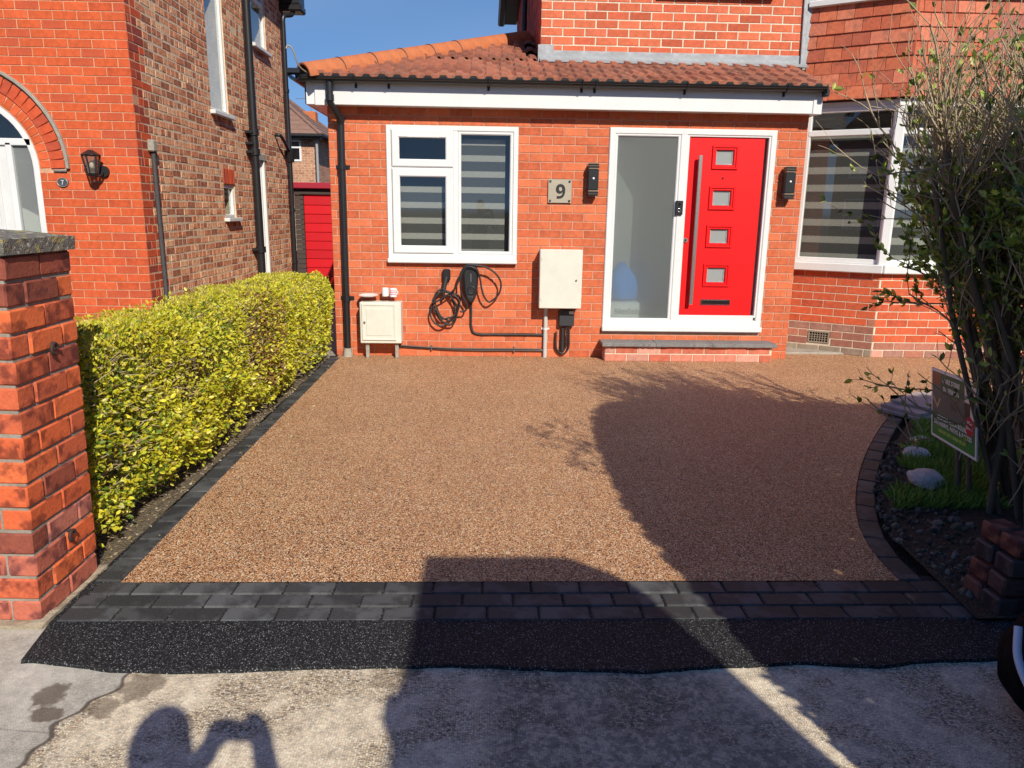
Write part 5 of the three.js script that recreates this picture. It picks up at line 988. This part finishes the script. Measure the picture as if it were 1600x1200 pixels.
{ // sign board on a stake
  const TL = V(2.661, .68, -4.286), TR = V(2.542, .713, -3.681), BL = V(2.687, .271, -4.19);
  const X = TR.clone().sub(TL), w = X.length(); X.normalize(); const Y = TL.clone().sub(BL); Y.addScaledVector(X, -Y.dot(X)); const h = Y.length(); Y.normalize(); const Zv = V().crossVectors(X, Y);
  const s = thing('sign_board', 'green and white driveway advertising board on a stake in the bush', 'sign', [2.60, 0, -3.93]);
  const art = canvasTex(1024, 704, (c, W, H) => {
    c.fillStyle = '#e9ecea'; c.fillRect(0, 0, W, H); c.fillStyle = '#5b6660'; c.fillRect(26, 24, W - 52, 420); c.fillStyle = '#1f5a3c'; c.fillRect(230, 24, 768, 150);
    c.fillStyle = '#8a5238'; c.beginPath(); c.moveTo(26, 24); c.lineTo(220, 24); c.lineTo(220, 130); c.lineTo(140, 160); c.lineTo(26, 175); c.fill();
    c.fillStyle = '#e6e4dc'; c.fillRect(770, 40, 228, 310); c.fillStyle = '#2e3330'; c.fillRect(800, 70, 150, 90); c.fillRect(770, 210, 120, 150); c.fillStyle = '#ffffff'; for (let i = 0; i < 4; i++) c.fillRect(810 + i * 36, 70, 8, 90);
    c.fillStyle = '#4a4a48'; c.beginPath(); c.moveTo(440, 260); c.lineTo(640, 230); c.lineTo(670, 330); c.lineTo(470, 360); c.fill();
    c.strokeStyle = '#d3b983'; c.lineWidth = 22; c.beginPath(); c.moveTo(50, 290); c.lineTo(150, 375); c.lineTo(215, 285); c.stroke();
    c.fillStyle = '#0e5a3b'; c.fillRect(250, 34, 430, 190); c.fillStyle = '#f2f5f2'; c.font = 'bold 66px sans-serif'; c.textAlign = 'center'; c.fillText('CLARZ STONE', 465, 112, 400); c.fillText('DRIVEWAYS', 465, 196, 400);
    c.fillStyle = '#0f6a3f'; c.fillRect(26, 440, W - 52, 150); c.fillStyle = '#2f8a35'; c.fillRect(26, 570, W - 52, 110);
    c.fillStyle = '#f4f7f4'; c.font = 'bold 62px sans-serif'; c.fillText('BESPOKE RESIN BOUND', 500, 500, 760); c.fillText('DRIVEWAYS, PATHS & PATIOS', 500, 562, 900);
    c.fillStyle = '#cfe86a'; c.font = 'bold 44px sans-serif'; c.fillText('0161 877 2477 / 07960 177 477', 500, 630, 860);
    c.fillStyle = '#b3163a'; c.beginPath(); c.arc(880, 420, 92, 0, 7); c.fill(); c.fillStyle = '#fff'; c.font = 'bold 40px sans-serif'; c.fillText('FREE', 880, 400, 150); c.fillText('QUOTES', 880, 450, 160);
  });
  const m = new THREE.Matrix4().makeBasis(X, Y, Zv), cpos = TL.clone().addScaledVector(X, w / 2).addScaledVector(Y, -h / 2).sub(V(2.60, 0, -3.93));
  const bd = obj('board', cbox(w, h, .006, .001), M.white, s); bd.quaternion.setFromRotationMatrix(m); bd.position.copy(cpos);
  obj('printed_face', new THREE.PlaneGeometry(w - .006, h - .006).translate(0, 0, .0045), std({ map: art, roughness: .45 }), bd);
  obj('stake', [bar(cpos.clone().addScaledVector(Zv, -.022).add(V(.05, -.46, .03)), cpos.clone().addScaledVector(Zv, -.022).add(V(.01, .15, -.02)), .016, .016, 6), bar(cpos.clone().addScaledVector(Zv, -.022).add(V(.05, -.46, .13)), cpos.clone().addScaledVector(Zv, -.022).add(V(.01, .12, .08)), .014, .014, 6)], M.bark, s);
}
function lump(name, label, pos, s, sd, mat, cat) {
  const g = new THREE.IcosahedronGeometry(1, 4), p = g.attributes.position; for (let i = 0; i < p.count; i++) { const v = V(p.getX(i), p.getY(i), p.getZ(i)); const k = 1 + .55 * (fbm(v.x * 1.7 + sd, v.y * 1.7 + v.z * 1.3 + sd, 4096, 431, 3) - .5) + .2 * Math.abs(fbm(v.z * 5 + sd, v.x * 5 + sd, 4096, 433, 2) - .5); v.multiplyScalar(k); p.setXYZ(i, v.x * s[0], Math.max(-.25, v.y) * s[1], v.z * s[2]); }
  g.computeVertexNormals(); const m = tag(obj(name, metreUV(g), mat), label, cat); m.position.set(...pos); return m;
}
const chalk = std({ color: rgb(.74, .73, .72), map: rep(T.dust, .2), bumpMap: rep(T.soilBump, .2), bumpScale: .01, roughness: .8 });
lump('white_stone', 'large smooth white stone on the grass below the sign', [2.57, .045, -4.05], [.085, .07, .10], 11, chalk, 'stone').rotation.y = .4;
lump('white_stone', 'small white stone half hidden by stems beside the sign stake', [2.80, .04, -4.55], [.085, .05, .08], 23, chalk, 'stone');
lump('white_stone', 'flat white stone just behind the sign board', [3.02, .03, -4.86], [.09, .035, .075], 37, chalk, 'stone');
{
  const t = std({ color: rgb(.52, .43, .40), map: rep(T.grain, .5), bumpMap: rep(T.grainBump, .3), bumpScale: .002, roughness: .85 });
  const put = (label, x, y, z, w, d, ry, rz) => { const m = tag(obj('paving_slab', metreUV(cbox(w, .028, d, .005)), t), label, 'paving slab', 'loose slabs stacked at the garden edge'); m.position.set(x, y, z); m.rotation.set(.02, ry, rz); };
  put('bottom slab of the loose stack at the garden edge', 3.48, .028, -5.72, .52, .36, .55, .0); put('middle slab of the loose stack at the garden edge', 3.50, .058, -5.74, .50, .34, .48, .01); put('top slab of the loose stack at the garden edge', 3.57, .089, -5.80, .46, .30, .62, .02);
  put('single pale slab lying behind the loose stack', 3.86, .05, -6.06, .44, .30, .3, .05);
}
{ // grass and rubble in the bed
  const bl = []; const inBed = (x, z) => { const t = smooth(-5.4, -3.2, z); return x > mix(3.15, 1.98, Math.pow(t, .75)) + .10; };
  for (let i = 0; i < 26000; i++) { const z = rr(-5.35, -3.7), x = rr(2.12, 3.5); if (!inBed(x, z) || fbm(x * 4 + 9, z * 4 + 30, 4096, 441, 2) < .36) continue; bl.push([V(x, .005, z), V(rr(-.7, .7), rr(.5, 1), rr(-.7, .7)).normalize(), rr(0, 6.28), rr(.6, 1.3), jit(pick([[.18, .34, .04], [.22, .40, .05], [.13, .26, .03], [.30, .42, .08]]), .2)]); }
  const g = leaves('grass', scene, leafGeo(.085, .007, .1), leafMat(.6), bl); g.userData.label = 'unmown grass tufts in the bed inside the curved edging'; g.userData.category = 'grass';
  const rk = []; for (let i = 0; i < 1500; i++) { const z = rr(-4.9, -2.75), t = smooth(-5.4, -3.2, z), x = mix(3.05, 2.0, Math.pow(t, .75)) + rr(.0, .45); rk.push([V(x, rr(.0, .02), z), rdir(), rr(0, 6.28), rr(.3, 1.3) * (rnd() < .1 ? 1.8 : 1), jit(pick([[.07, .055, .04], [.11, .085, .06], [.05, .04, .03], [.17, .14, .11]]), .25)]); }
  const r = leaves('rubble', scene, (() => { const q = new THREE.IcosahedronGeometry(.011, 0), p = q.attributes.position; for (let i = 0; i < p.count; i++) { const k = .75 + .5 * hash(Math.round(p.getX(i) * 900), Math.round(p.getY(i) * 900), Math.round(p.getZ(i) * 900) & 255); p.setXYZ(i, p.getX(i) * k * 1.3, p.getY(i) * k * .8, p.getZ(i) * k); } q.computeVertexNormals(); return metreUV(q); })(), std({ roughness: .95 }), rk); r.userData.label = 'dark rubble and clods along the outside of the curved edging'; r.userData.category = 'rubble';
}
{ // black sack at the bottom right corner
  const s = thing('refuse_sack', 'black refuse sack with a white strip slumped by the broken wall', 'sack', [1.90, -.01, -2.0]);
  const g = new THREE.SphereGeometry(1, 64, 44), p = g.attributes.position; for (let i = 0; i < p.count; i++) { let x = p.getX(i), y = p.getY(i), z = p.getZ(i); const a = Math.atan2(z, x), f = 1 + .012 * Math.sin(a * 13 + y * 4) + .008 * Math.sin(a * 29 - y * 9) + .14 * (fbm(x * 2 + 9, z * 2 + y * 2 + 9, 4096, 451, 3) - .5); const neck = y > .75 ? 1 - (y - .75) * 1.6 : 1; p.setXYZ(i, x * .25 * f * neck, (Math.max(-.85, y) + .85) * .20 * (1 + .1 * Math.sin(a * 3)), z * .25 * f * neck); }
  g.computeVertexNormals(); obj('bag', metreUV(g), phys({ color: rgb(.006, .006, .007), roughness: .85, specularIntensity: .15 }), s);
  obj('strip', tube([[-.250, .33, -.03], [-.272, .25, .02], [-.258, .17, .09], [-.215, .11, .16]], .013, 6, 16).scale(1, 1, 1), std({ color: rgb(.62, .62, .72), roughness: .6 }), s);
}
// ------------------------------------------------------------------ behind the camera: what throws the long shadows
{ // tall clipped hedge on the pavement side, right of the drive
  const H = thing('tall_hedge', 'tall dense evergreen hedge with rounded end on the pavement right of the drive', 'hedge', [0, 0, -.9]);
  const prof = [[1.48, .05], [1.52, .70], [1.63, 1.25], [1.70, 1.55], [1.85, 2.14], [2.05, 2.59], [2.38, 3.20], [2.74, 3.64], [3.0, 3.72], [4.3, 3.68], [5.4, 3.68], [6.6, 3.6], [7.2, 3.0], [7.3, .05]];
  
  const sh = new THREE.Shape(prof.map(p => new THREE.Vector2(...p))), cv = new THREE.CatmullRomCurve3(prof.map(([x, y]) => V(x, y, 0))), l = [];
  for (let i = 0; i < 34000; i++) { const p = cv.getPointAt(rnd()), q = rr(-.3, .3); p.x += rr(-.025, .03) + (4.3 - p.x) * .012; p.y += rr(-.05, .01); p.z = q; l.push([p, rdir(), rr(0, 6.28), rr(.7, 1.3), jit(pick([[.05, .10, .02], [.07, .13, .03]]), .2)]); }
  for (let i = 0; i < 130000; i++) { const x = rr(1.4, 7.2), y = rr(.1, 3.8); const t = prof.findIndex(q => q[0] > x); const ym = t > 0 ? mix(prof[t - 1][1], prof[t][1], (x - prof[t - 1][0]) / (prof[t][0] - prof[t - 1][0])) : .1; if (y > ym) continue; l.push([V(x, y, rr(-.36, .36)), rdir(), rr(0, 6.28), rr(.7, 1.3), jit(pick([[.05, .10, .02], [.07, .13, .03], [.09, .15, .04]]), .2)]); }
  for (const [y, x, len] of [[3.02, 2.2, .34], [3.2, 2.3, .42], [2.95, 2.15, .22], [3.36, 2.4, .3], [2.72, 2.05, .18]]) for (let i = 0; i < 34; i++) { const t = rnd(); l.push([V(x - t * len, y + t * .10 + rr(-.05, .05) * (1.2 - t), rr(-.12, .12)), rdir(), rr(0, 6.28), rr(.5, .9), [.06, .12, .025]]); }
  leaves('foliage', H, leafGeo(.075, .04), std({ roughness: .6 }), l);
  obj('trunk', [1.9, 2.8, 3.7, 4.6, 5.5, 6.4].map(x => bar([x, -.03, 0], [x + .05, 1.2, 0], .06, .04)), M.bark, H);
}
{ // small tipper lorry parked on the pavement
  const L = thing('tipper_lorry', 'small white tipper lorry with upright cab parked on the pavement', 'lorry', [0, 0, 0]);
  const paint = phys({ color: rgb(.72, .72, .70), roughness: .3, clearcoat: .5 }), z0 = .55, z1 = 2.45, x0 = 1.09, x1 = 1.92;
  const pf = [[x0, .55], [x1, .55], [x1, 2.58], [x1 - .04, 2.72], [x1 - .16, 2.84], [x1 - .25, 2.855], [x0 + .02, 2.855], [x0, 2.83]];
  const cab = obj('cab', metreUV(extr(pf, z1 - z0).translate(0, 0, z0)), paint, L);
  for (const z of [z0 - .006, z1 + .001]) { obj('side_window', bx(x0 + .12, x1 - .16, 1.75, 2.5, z, z + .006, .001), phys({ color: rgb(.02, .022, .024), roughness: .05 }), cab); obj('door_line', frame(x0 + .06, x1 - .1, .75, 2.56, .012, z - .001, z + .006, .001), M.black, cab); }
  obj('windscreen', bx(x0 - .005, x0 + .001, 1.7, 2.55, z0 + .12, z1 - .12, .001), phys({ color: rgb(.02, .022, .024), roughness: .05 }), cab);
  for (const z of [z0 + .2, z1 - .2]) obj('headlight', bx(x0 - .02, x0 + .01, .85, 1.02, z - .12, z + .12, .01), M.chrome, cab);
  obj('bumper', bx(x0 - .08, x0 + .05, .42, .68, z0 + .02, z1 - .02, .03), M.black, L);
  const mr = obj('mirror', [tube([[x0 + .02, 2.12, z0 + .02], [x0 - .14, 2.13, z0 - .05], [x0 - .34, 2.06, z0 - .08], [x0 - .42, 1.85, z0 - .09], [x0 - .40, 1.6, z0 - .08], [x0 - .2, 1.48, z0 - .04], [x0 + .02, 1.46, z0 + .02]], .028, 8, 40)], M.black, L); obj('mirror_glass', bx(x0 - .46, x0 - .38, 1.62, 1.98, z0 - .16, z0 - .02, .02), M.black, mr);
  obj('chassis', [bx(x0 + .1, 5.3, .45, .62, 1.1, 1.3, .01), bx(x0 + .1, 5.3, .45, .62, 1.7, 1.9, .01)], M.black, L);
  const bed = obj('tipper_bed', [bx(2.06, 5.4, .74, .84, z0, z1, .01)], std({ color: rgb(.25, .26, .27), roughness: .6 }), L); for (const [a, b, c, d] of [[2.06, 5.4, z0, z0 + .03], [2.06, 5.4, z1 - .03, z1], [2.06, 2.10, z0 + .03, z1 - .03], [5.36, 5.4, z0 + .03, z1 - .03]]) obj('drop_side', bx(a, b, .84, 1.22, c, d, .006), paint, bed);
  for (const x of [1.5, 4.35]) for (const z of [z0 + .16, z1 - .16]) { const w = obj('wheel', new THREE.CylinderGeometry(.36, .36, .22, 32).rotateX(Math.PI / 2).translate(x, .35, z), M.rubber, L); obj('rim', new THREE.CylinderGeometry(.21, .21, .235, 24).rotateX(Math.PI / 2).translate(x, .35, z), M.steel, w); }
  obj('axle', [bar([1.5, .35, z0 + .16], [1.5, .35, z1 - .16], .05), bar([4.35, .35, z0 + .16], [4.35, .35, z1 - .16], .05), bx(1.3, 1.7, .35, .5, 1.1, 1.3, .01), bx(4.1, 4.6, .35, .5, 1.1, 1.3, .01)], M.black, L);
}
// photographer, standing behind the lens
function sdf(lo, hi, cell, f) {
  const size = hi.clone().sub(lo), big = Math.max(size.x, size.y, size.z) / 2 + cell * 2, mid = lo.clone().add(hi).multiplyScalar(.5), n = Math.ceil(2 * big / cell), mc = new MarchingCubes(n, new THREE.MeshBasicMaterial(), false, false, 200000);
  mc.isolation = 0; const h = n / 2, p = V();
  for (let k = 0; k < n; k++) for (let j = 0; j < n; j++) for (let i = 0; i < n; i++) { p.set((i - h) / h * big + mid.x, (j - h) / h * big + mid.y, (k - h) / h * big + mid.z); mc.field[k * n * n + j * n + i] = p.x < lo.x || p.y < lo.y || p.z < lo.z || p.x > hi.x || p.y > hi.y || p.z > hi.z ? -1 : -f(p); }
  mc.update(); const c = mc.count, g = new THREE.BufferGeometry(); g.setAttribute('position', new THREE.BufferAttribute(mc.positionArray.slice(0, c * 3), 3)); g.setAttribute('normal', new THREE.BufferAttribute(mc.normalArray.slice(0, c * 3), 3));
  g.scale(big, big, big).translate(mid.x, mid.y, mid.z); g.computeVertexNormals(); return metreUV(g);
}
const cap = (p, a, b, r0, r1) => { const pa = p.clone().sub(a), ba = b.clone().sub(a), h = clamp(pa.dot(ba) / ba.lengthSq()); return pa.addScaledVector(ba, -h).length() - mix(r0, r1, h); };
const smin = (a, b, k) => { const h = Math.max(k - Math.abs(a - b), 0) / k; return Math.min(a, b) - h * h * k * .25; };
{
  const P = thing('person', 'person in dark jacket and jeans holding a phone up with both hands', 'person', [-.155, -.012, .24]);
  const hips = V(0, .93, .03), chest = V(0, 1.30, .03), neck = V(0, 1.50, .01), head = V(0, 1.655, -.03);
  const arms = [[V(-.19, 1.42, .03), V(-.25, 1.17, -.02), V(.075, 1.515, -.185)], [V(.19, 1.42, .03), V(.33, 1.19, -.02), V(.235, 1.53, -.19)]];
  const legs = [[V(-.10, .90, .03), V(-.115, .49, .0), V(-.12, .09, .04)], [V(.10, .90, .03), V(.115, .49, -.01), V(.13, .09, .03)]];
  const body = p => {
    let d = cap(p, hips, chest, .145, .16); d = smin(d, cap(p, V(-.13, 1.40, .03), V(.13, 1.40, .03), .085, .085), .10); d = smin(d, cap(p, chest, neck, .09, .055), .06); d = smin(d, cap(p, neck, V(0, 1.58, -.01), .055, .055), .04);
    for (const [a, b, c] of arms) d = smin(d, Math.min(cap(p, a, b, .062, .048), smin(cap(p, b, c, .047, .032), 9, .01)), .05);
    for (const [a, b, c] of legs) { d = smin(d, cap(p, a, b, .092, .062), .07); d = smin(d, cap(p, b, c, .062, .045), .03); d = smin(d, cap(p, c.clone().add(V(0, -.035, .03)), c.clone().add(V(0, -.05, -.15)), .045, .036), .03); }
    return d;
  };
  const hd = p => { const q = p.clone().sub(head); let d = (Math.hypot(q.x / .078, q.y / .118, q.z / .098) - 1) * .085; d = smin(d, cap(p, head.clone().add(V(0, -.085, -.05)), head.clone().add(V(0, -.06, -.02)), .036, .05), .05); d = smin(d, cap(p, head.clone().add(V(0, .015, -.096)), head.clone().add(V(0, -.028, -.112)), .009, .014), .02); for (const s of [-1, 1]) { d = smin(d, cap(p, head.clone().add(V(s * .080, .015, .01)), head.clone().add(V(s * .082, -.025, .005)), .014, .010), .012); const e = p.clone().sub(head.clone().add(V(s * .032, .005, -.097))).length() - .014; d = Math.max(d, -e); } d = smin(d, cap(p, head.clone().add(V(-.02, -.062, -.088)), head.clone().add(V(.02, -.062, -.088)), .008, .008), .012); return d; };
  const hand = (c, s) => p => { // palm behind the phone's end, four fingers round the back, thumb over the front
    let d = cap(p, c, c.clone().add(V(-s * .012, .045, -.012)), .027, .024); for (let i = 0; i < 4; i++) { const k = c.clone().add(V(-s * .008, .055 - i * .019, -.022)), m = k.clone().add(V(-s * .022, .006, -.020)), t = m.clone().add(V(-s * (.030 - Math.abs(i - 1.2) * .004), .0, .004)); d = smin(d, Math.min(cap(p, k, m, .0095, .009), cap(p, m, t, .009, .0078)), .006); }
    const tb = c.clone().add(V(-s * .006, .0, .016)), t2 = tb.clone().add(V(-s * .024, .022, .010)), t3 = t2.clone().add(V(-s * .022, .018, -.004)); return smin(d, Math.min(cap(p, tb, t2, .0125, .0105), cap(p, t2, t3, .0105, .009)), .008);
  };
  const skin = std({ color: rgb(.55, .33, .24), roughness: .6 });
  const gs = [sdf(V(-.5, -.0, -.35), V(.5, 1.62, .3), .014, body)];
  const bg = gs[0], col = new Float32Array(bg.attributes.position.count * 3); for (let i = 0; i < bg.attributes.position.count; i++) { const y = bg.attributes.position.getY(i), z = bg.attributes.position.getZ(i), c = y > 1.525 ? [.55, .33, .24] : y > .9 || (z < -.12 && y > 1) ? [.03, .035, .05] : y > .10 ? [.05, .07, .13] : [.03, .03, .03]; col.set(c, i * 3); } bg.setAttribute('color', new THREE.BufferAttribute(col, 3));
  const hg = tint(sdf(head.clone().add(V(-.14, -.17, -.16)), head.clone().add(V(.14, .16, .14)), .005, hd), [.55, .33, .24]); const h1 = tint(sdf(V(.0, 1.45, -.29), V(.16, 1.62, -.12), .004, hand(arms[0][2].clone().add(V(0, 0, -.02)), -1)), [.55, .33, .24]), h2 = tint(sdf(V(.15, 1.45, -.29), V(.33, 1.62, -.12), .004, hand(arms[1][2].clone().add(V(0, 0, -.02)), 1)), [.55, .33, .24]);
  obj('body', [bg, hg, h1, h2], std({ vertexColors: true, roughness: .75 }), P);
  obj('hair', sdf(head.clone().add(V(-.14, -.1, -.14)), head.clone().add(V(.14, .17, .15)), .007, p => { const q = p.clone().sub(head); return Math.max((Math.hypot(q.x / .088, (q.y - .012) / .120, (q.z - .010) / .104) - 1) * .09, .035 - q.y - q.z * 1.1 + (q.z > .02 ? -.05 : 0)); }), std({ color: rgb(.04, .028, .02), roughness: .7 }), P);
  for (const s of [-1, 1]) obj('eye', new THREE.SphereGeometry(.011, 12, 10).translate(head.x + s * .032, head.y + .005, head.z - .086), std({ color: rgb(.7, .7, .7), roughness: .2 }), P);
  const ph = thing('phone', 'black phone held sideways in the hands of the person', 'phone', [0, 1.55, .022]); obj('case', cbox(.150, .074, .009, .003), M.black, ph); obj('screen', bx(-.071, .071, -.034, .034, .0046, .0056, .0003), phys({ color: rgb(.02, .02, .025), roughness: .05 }), ph);
}

// the other side of the street, mirrored in the windows
function villa(x, label, brickTone, doorTone) {
  const h = thing('street_house', label, 'house', [x, 0, 17]);
  const wall = std({ color: rgb(...brickTone), map: rep(T.brick, .6), roughness: .9 });
  obj('wall', bx(-4.6, 4.6, -.1, 5.2, 0, 7, .02), wall, h);
  obj('roof', metreUV(extr([[-.4, 5.2], [7.4, 5.2], [3.5, 8.1]], 9.8).rotateY(-Math.PI / 2).translate(4.9, 0, 0)), M.terracotta, h);
  obj('chimney', bx(-.5, .5, 7.2, 9.1, 3.1, 3.9, .02), wall, h);
  for (const [a, y, w, hh] of [[-2.6, .9, 2.2, 1.5], [2.6, .9, 2.2, 1.5], [-2.6, 3.4, 2.0, 1.3], [2.6, 3.4, 2.0, 1.3], [0, 3.5, .8, 1.1]]) { const f = obj('window', frame(a - w / 2, a + w / 2, y, y + hh, .08, -.08, -.01), M.upvc, h); obj('pane', bx(a - w / 2 + .07, a + w / 2 - .07, y + .07, y + hh - .07, -.04, -.01, .002), phys({ color: rgb(.03, .035, .04), roughness: .05 }), f); obj('window_sill', bx(a - w / 2 - .06, a + w / 2 + .06, y - .08, y, -.14, 0, .01), M.concrete, f); }
  const d = obj('door', bx(-.45, .45, 0, 2.05, -.06, -.005, .01), std({ color: rgb(...doorTone), roughness: .4 }), h); obj('handle', bar([.3, 1, -.1], [.3, 1, -.05], .02), M.steel, d);
  obj('gutter', bx(-4.8, 4.8, 5.1, 5.22, -.52, -.38, .03), M.blackPlastic, h);
}
villa(-14.5, 'brick house across the road with a dark blue door', [.36, .11, .06], [.03, .05, .16]); villa(11, 'brick house across the road with a black door', [.38, .10, .05], [.02, .02, .02]);
renderer.render(scene, camera);
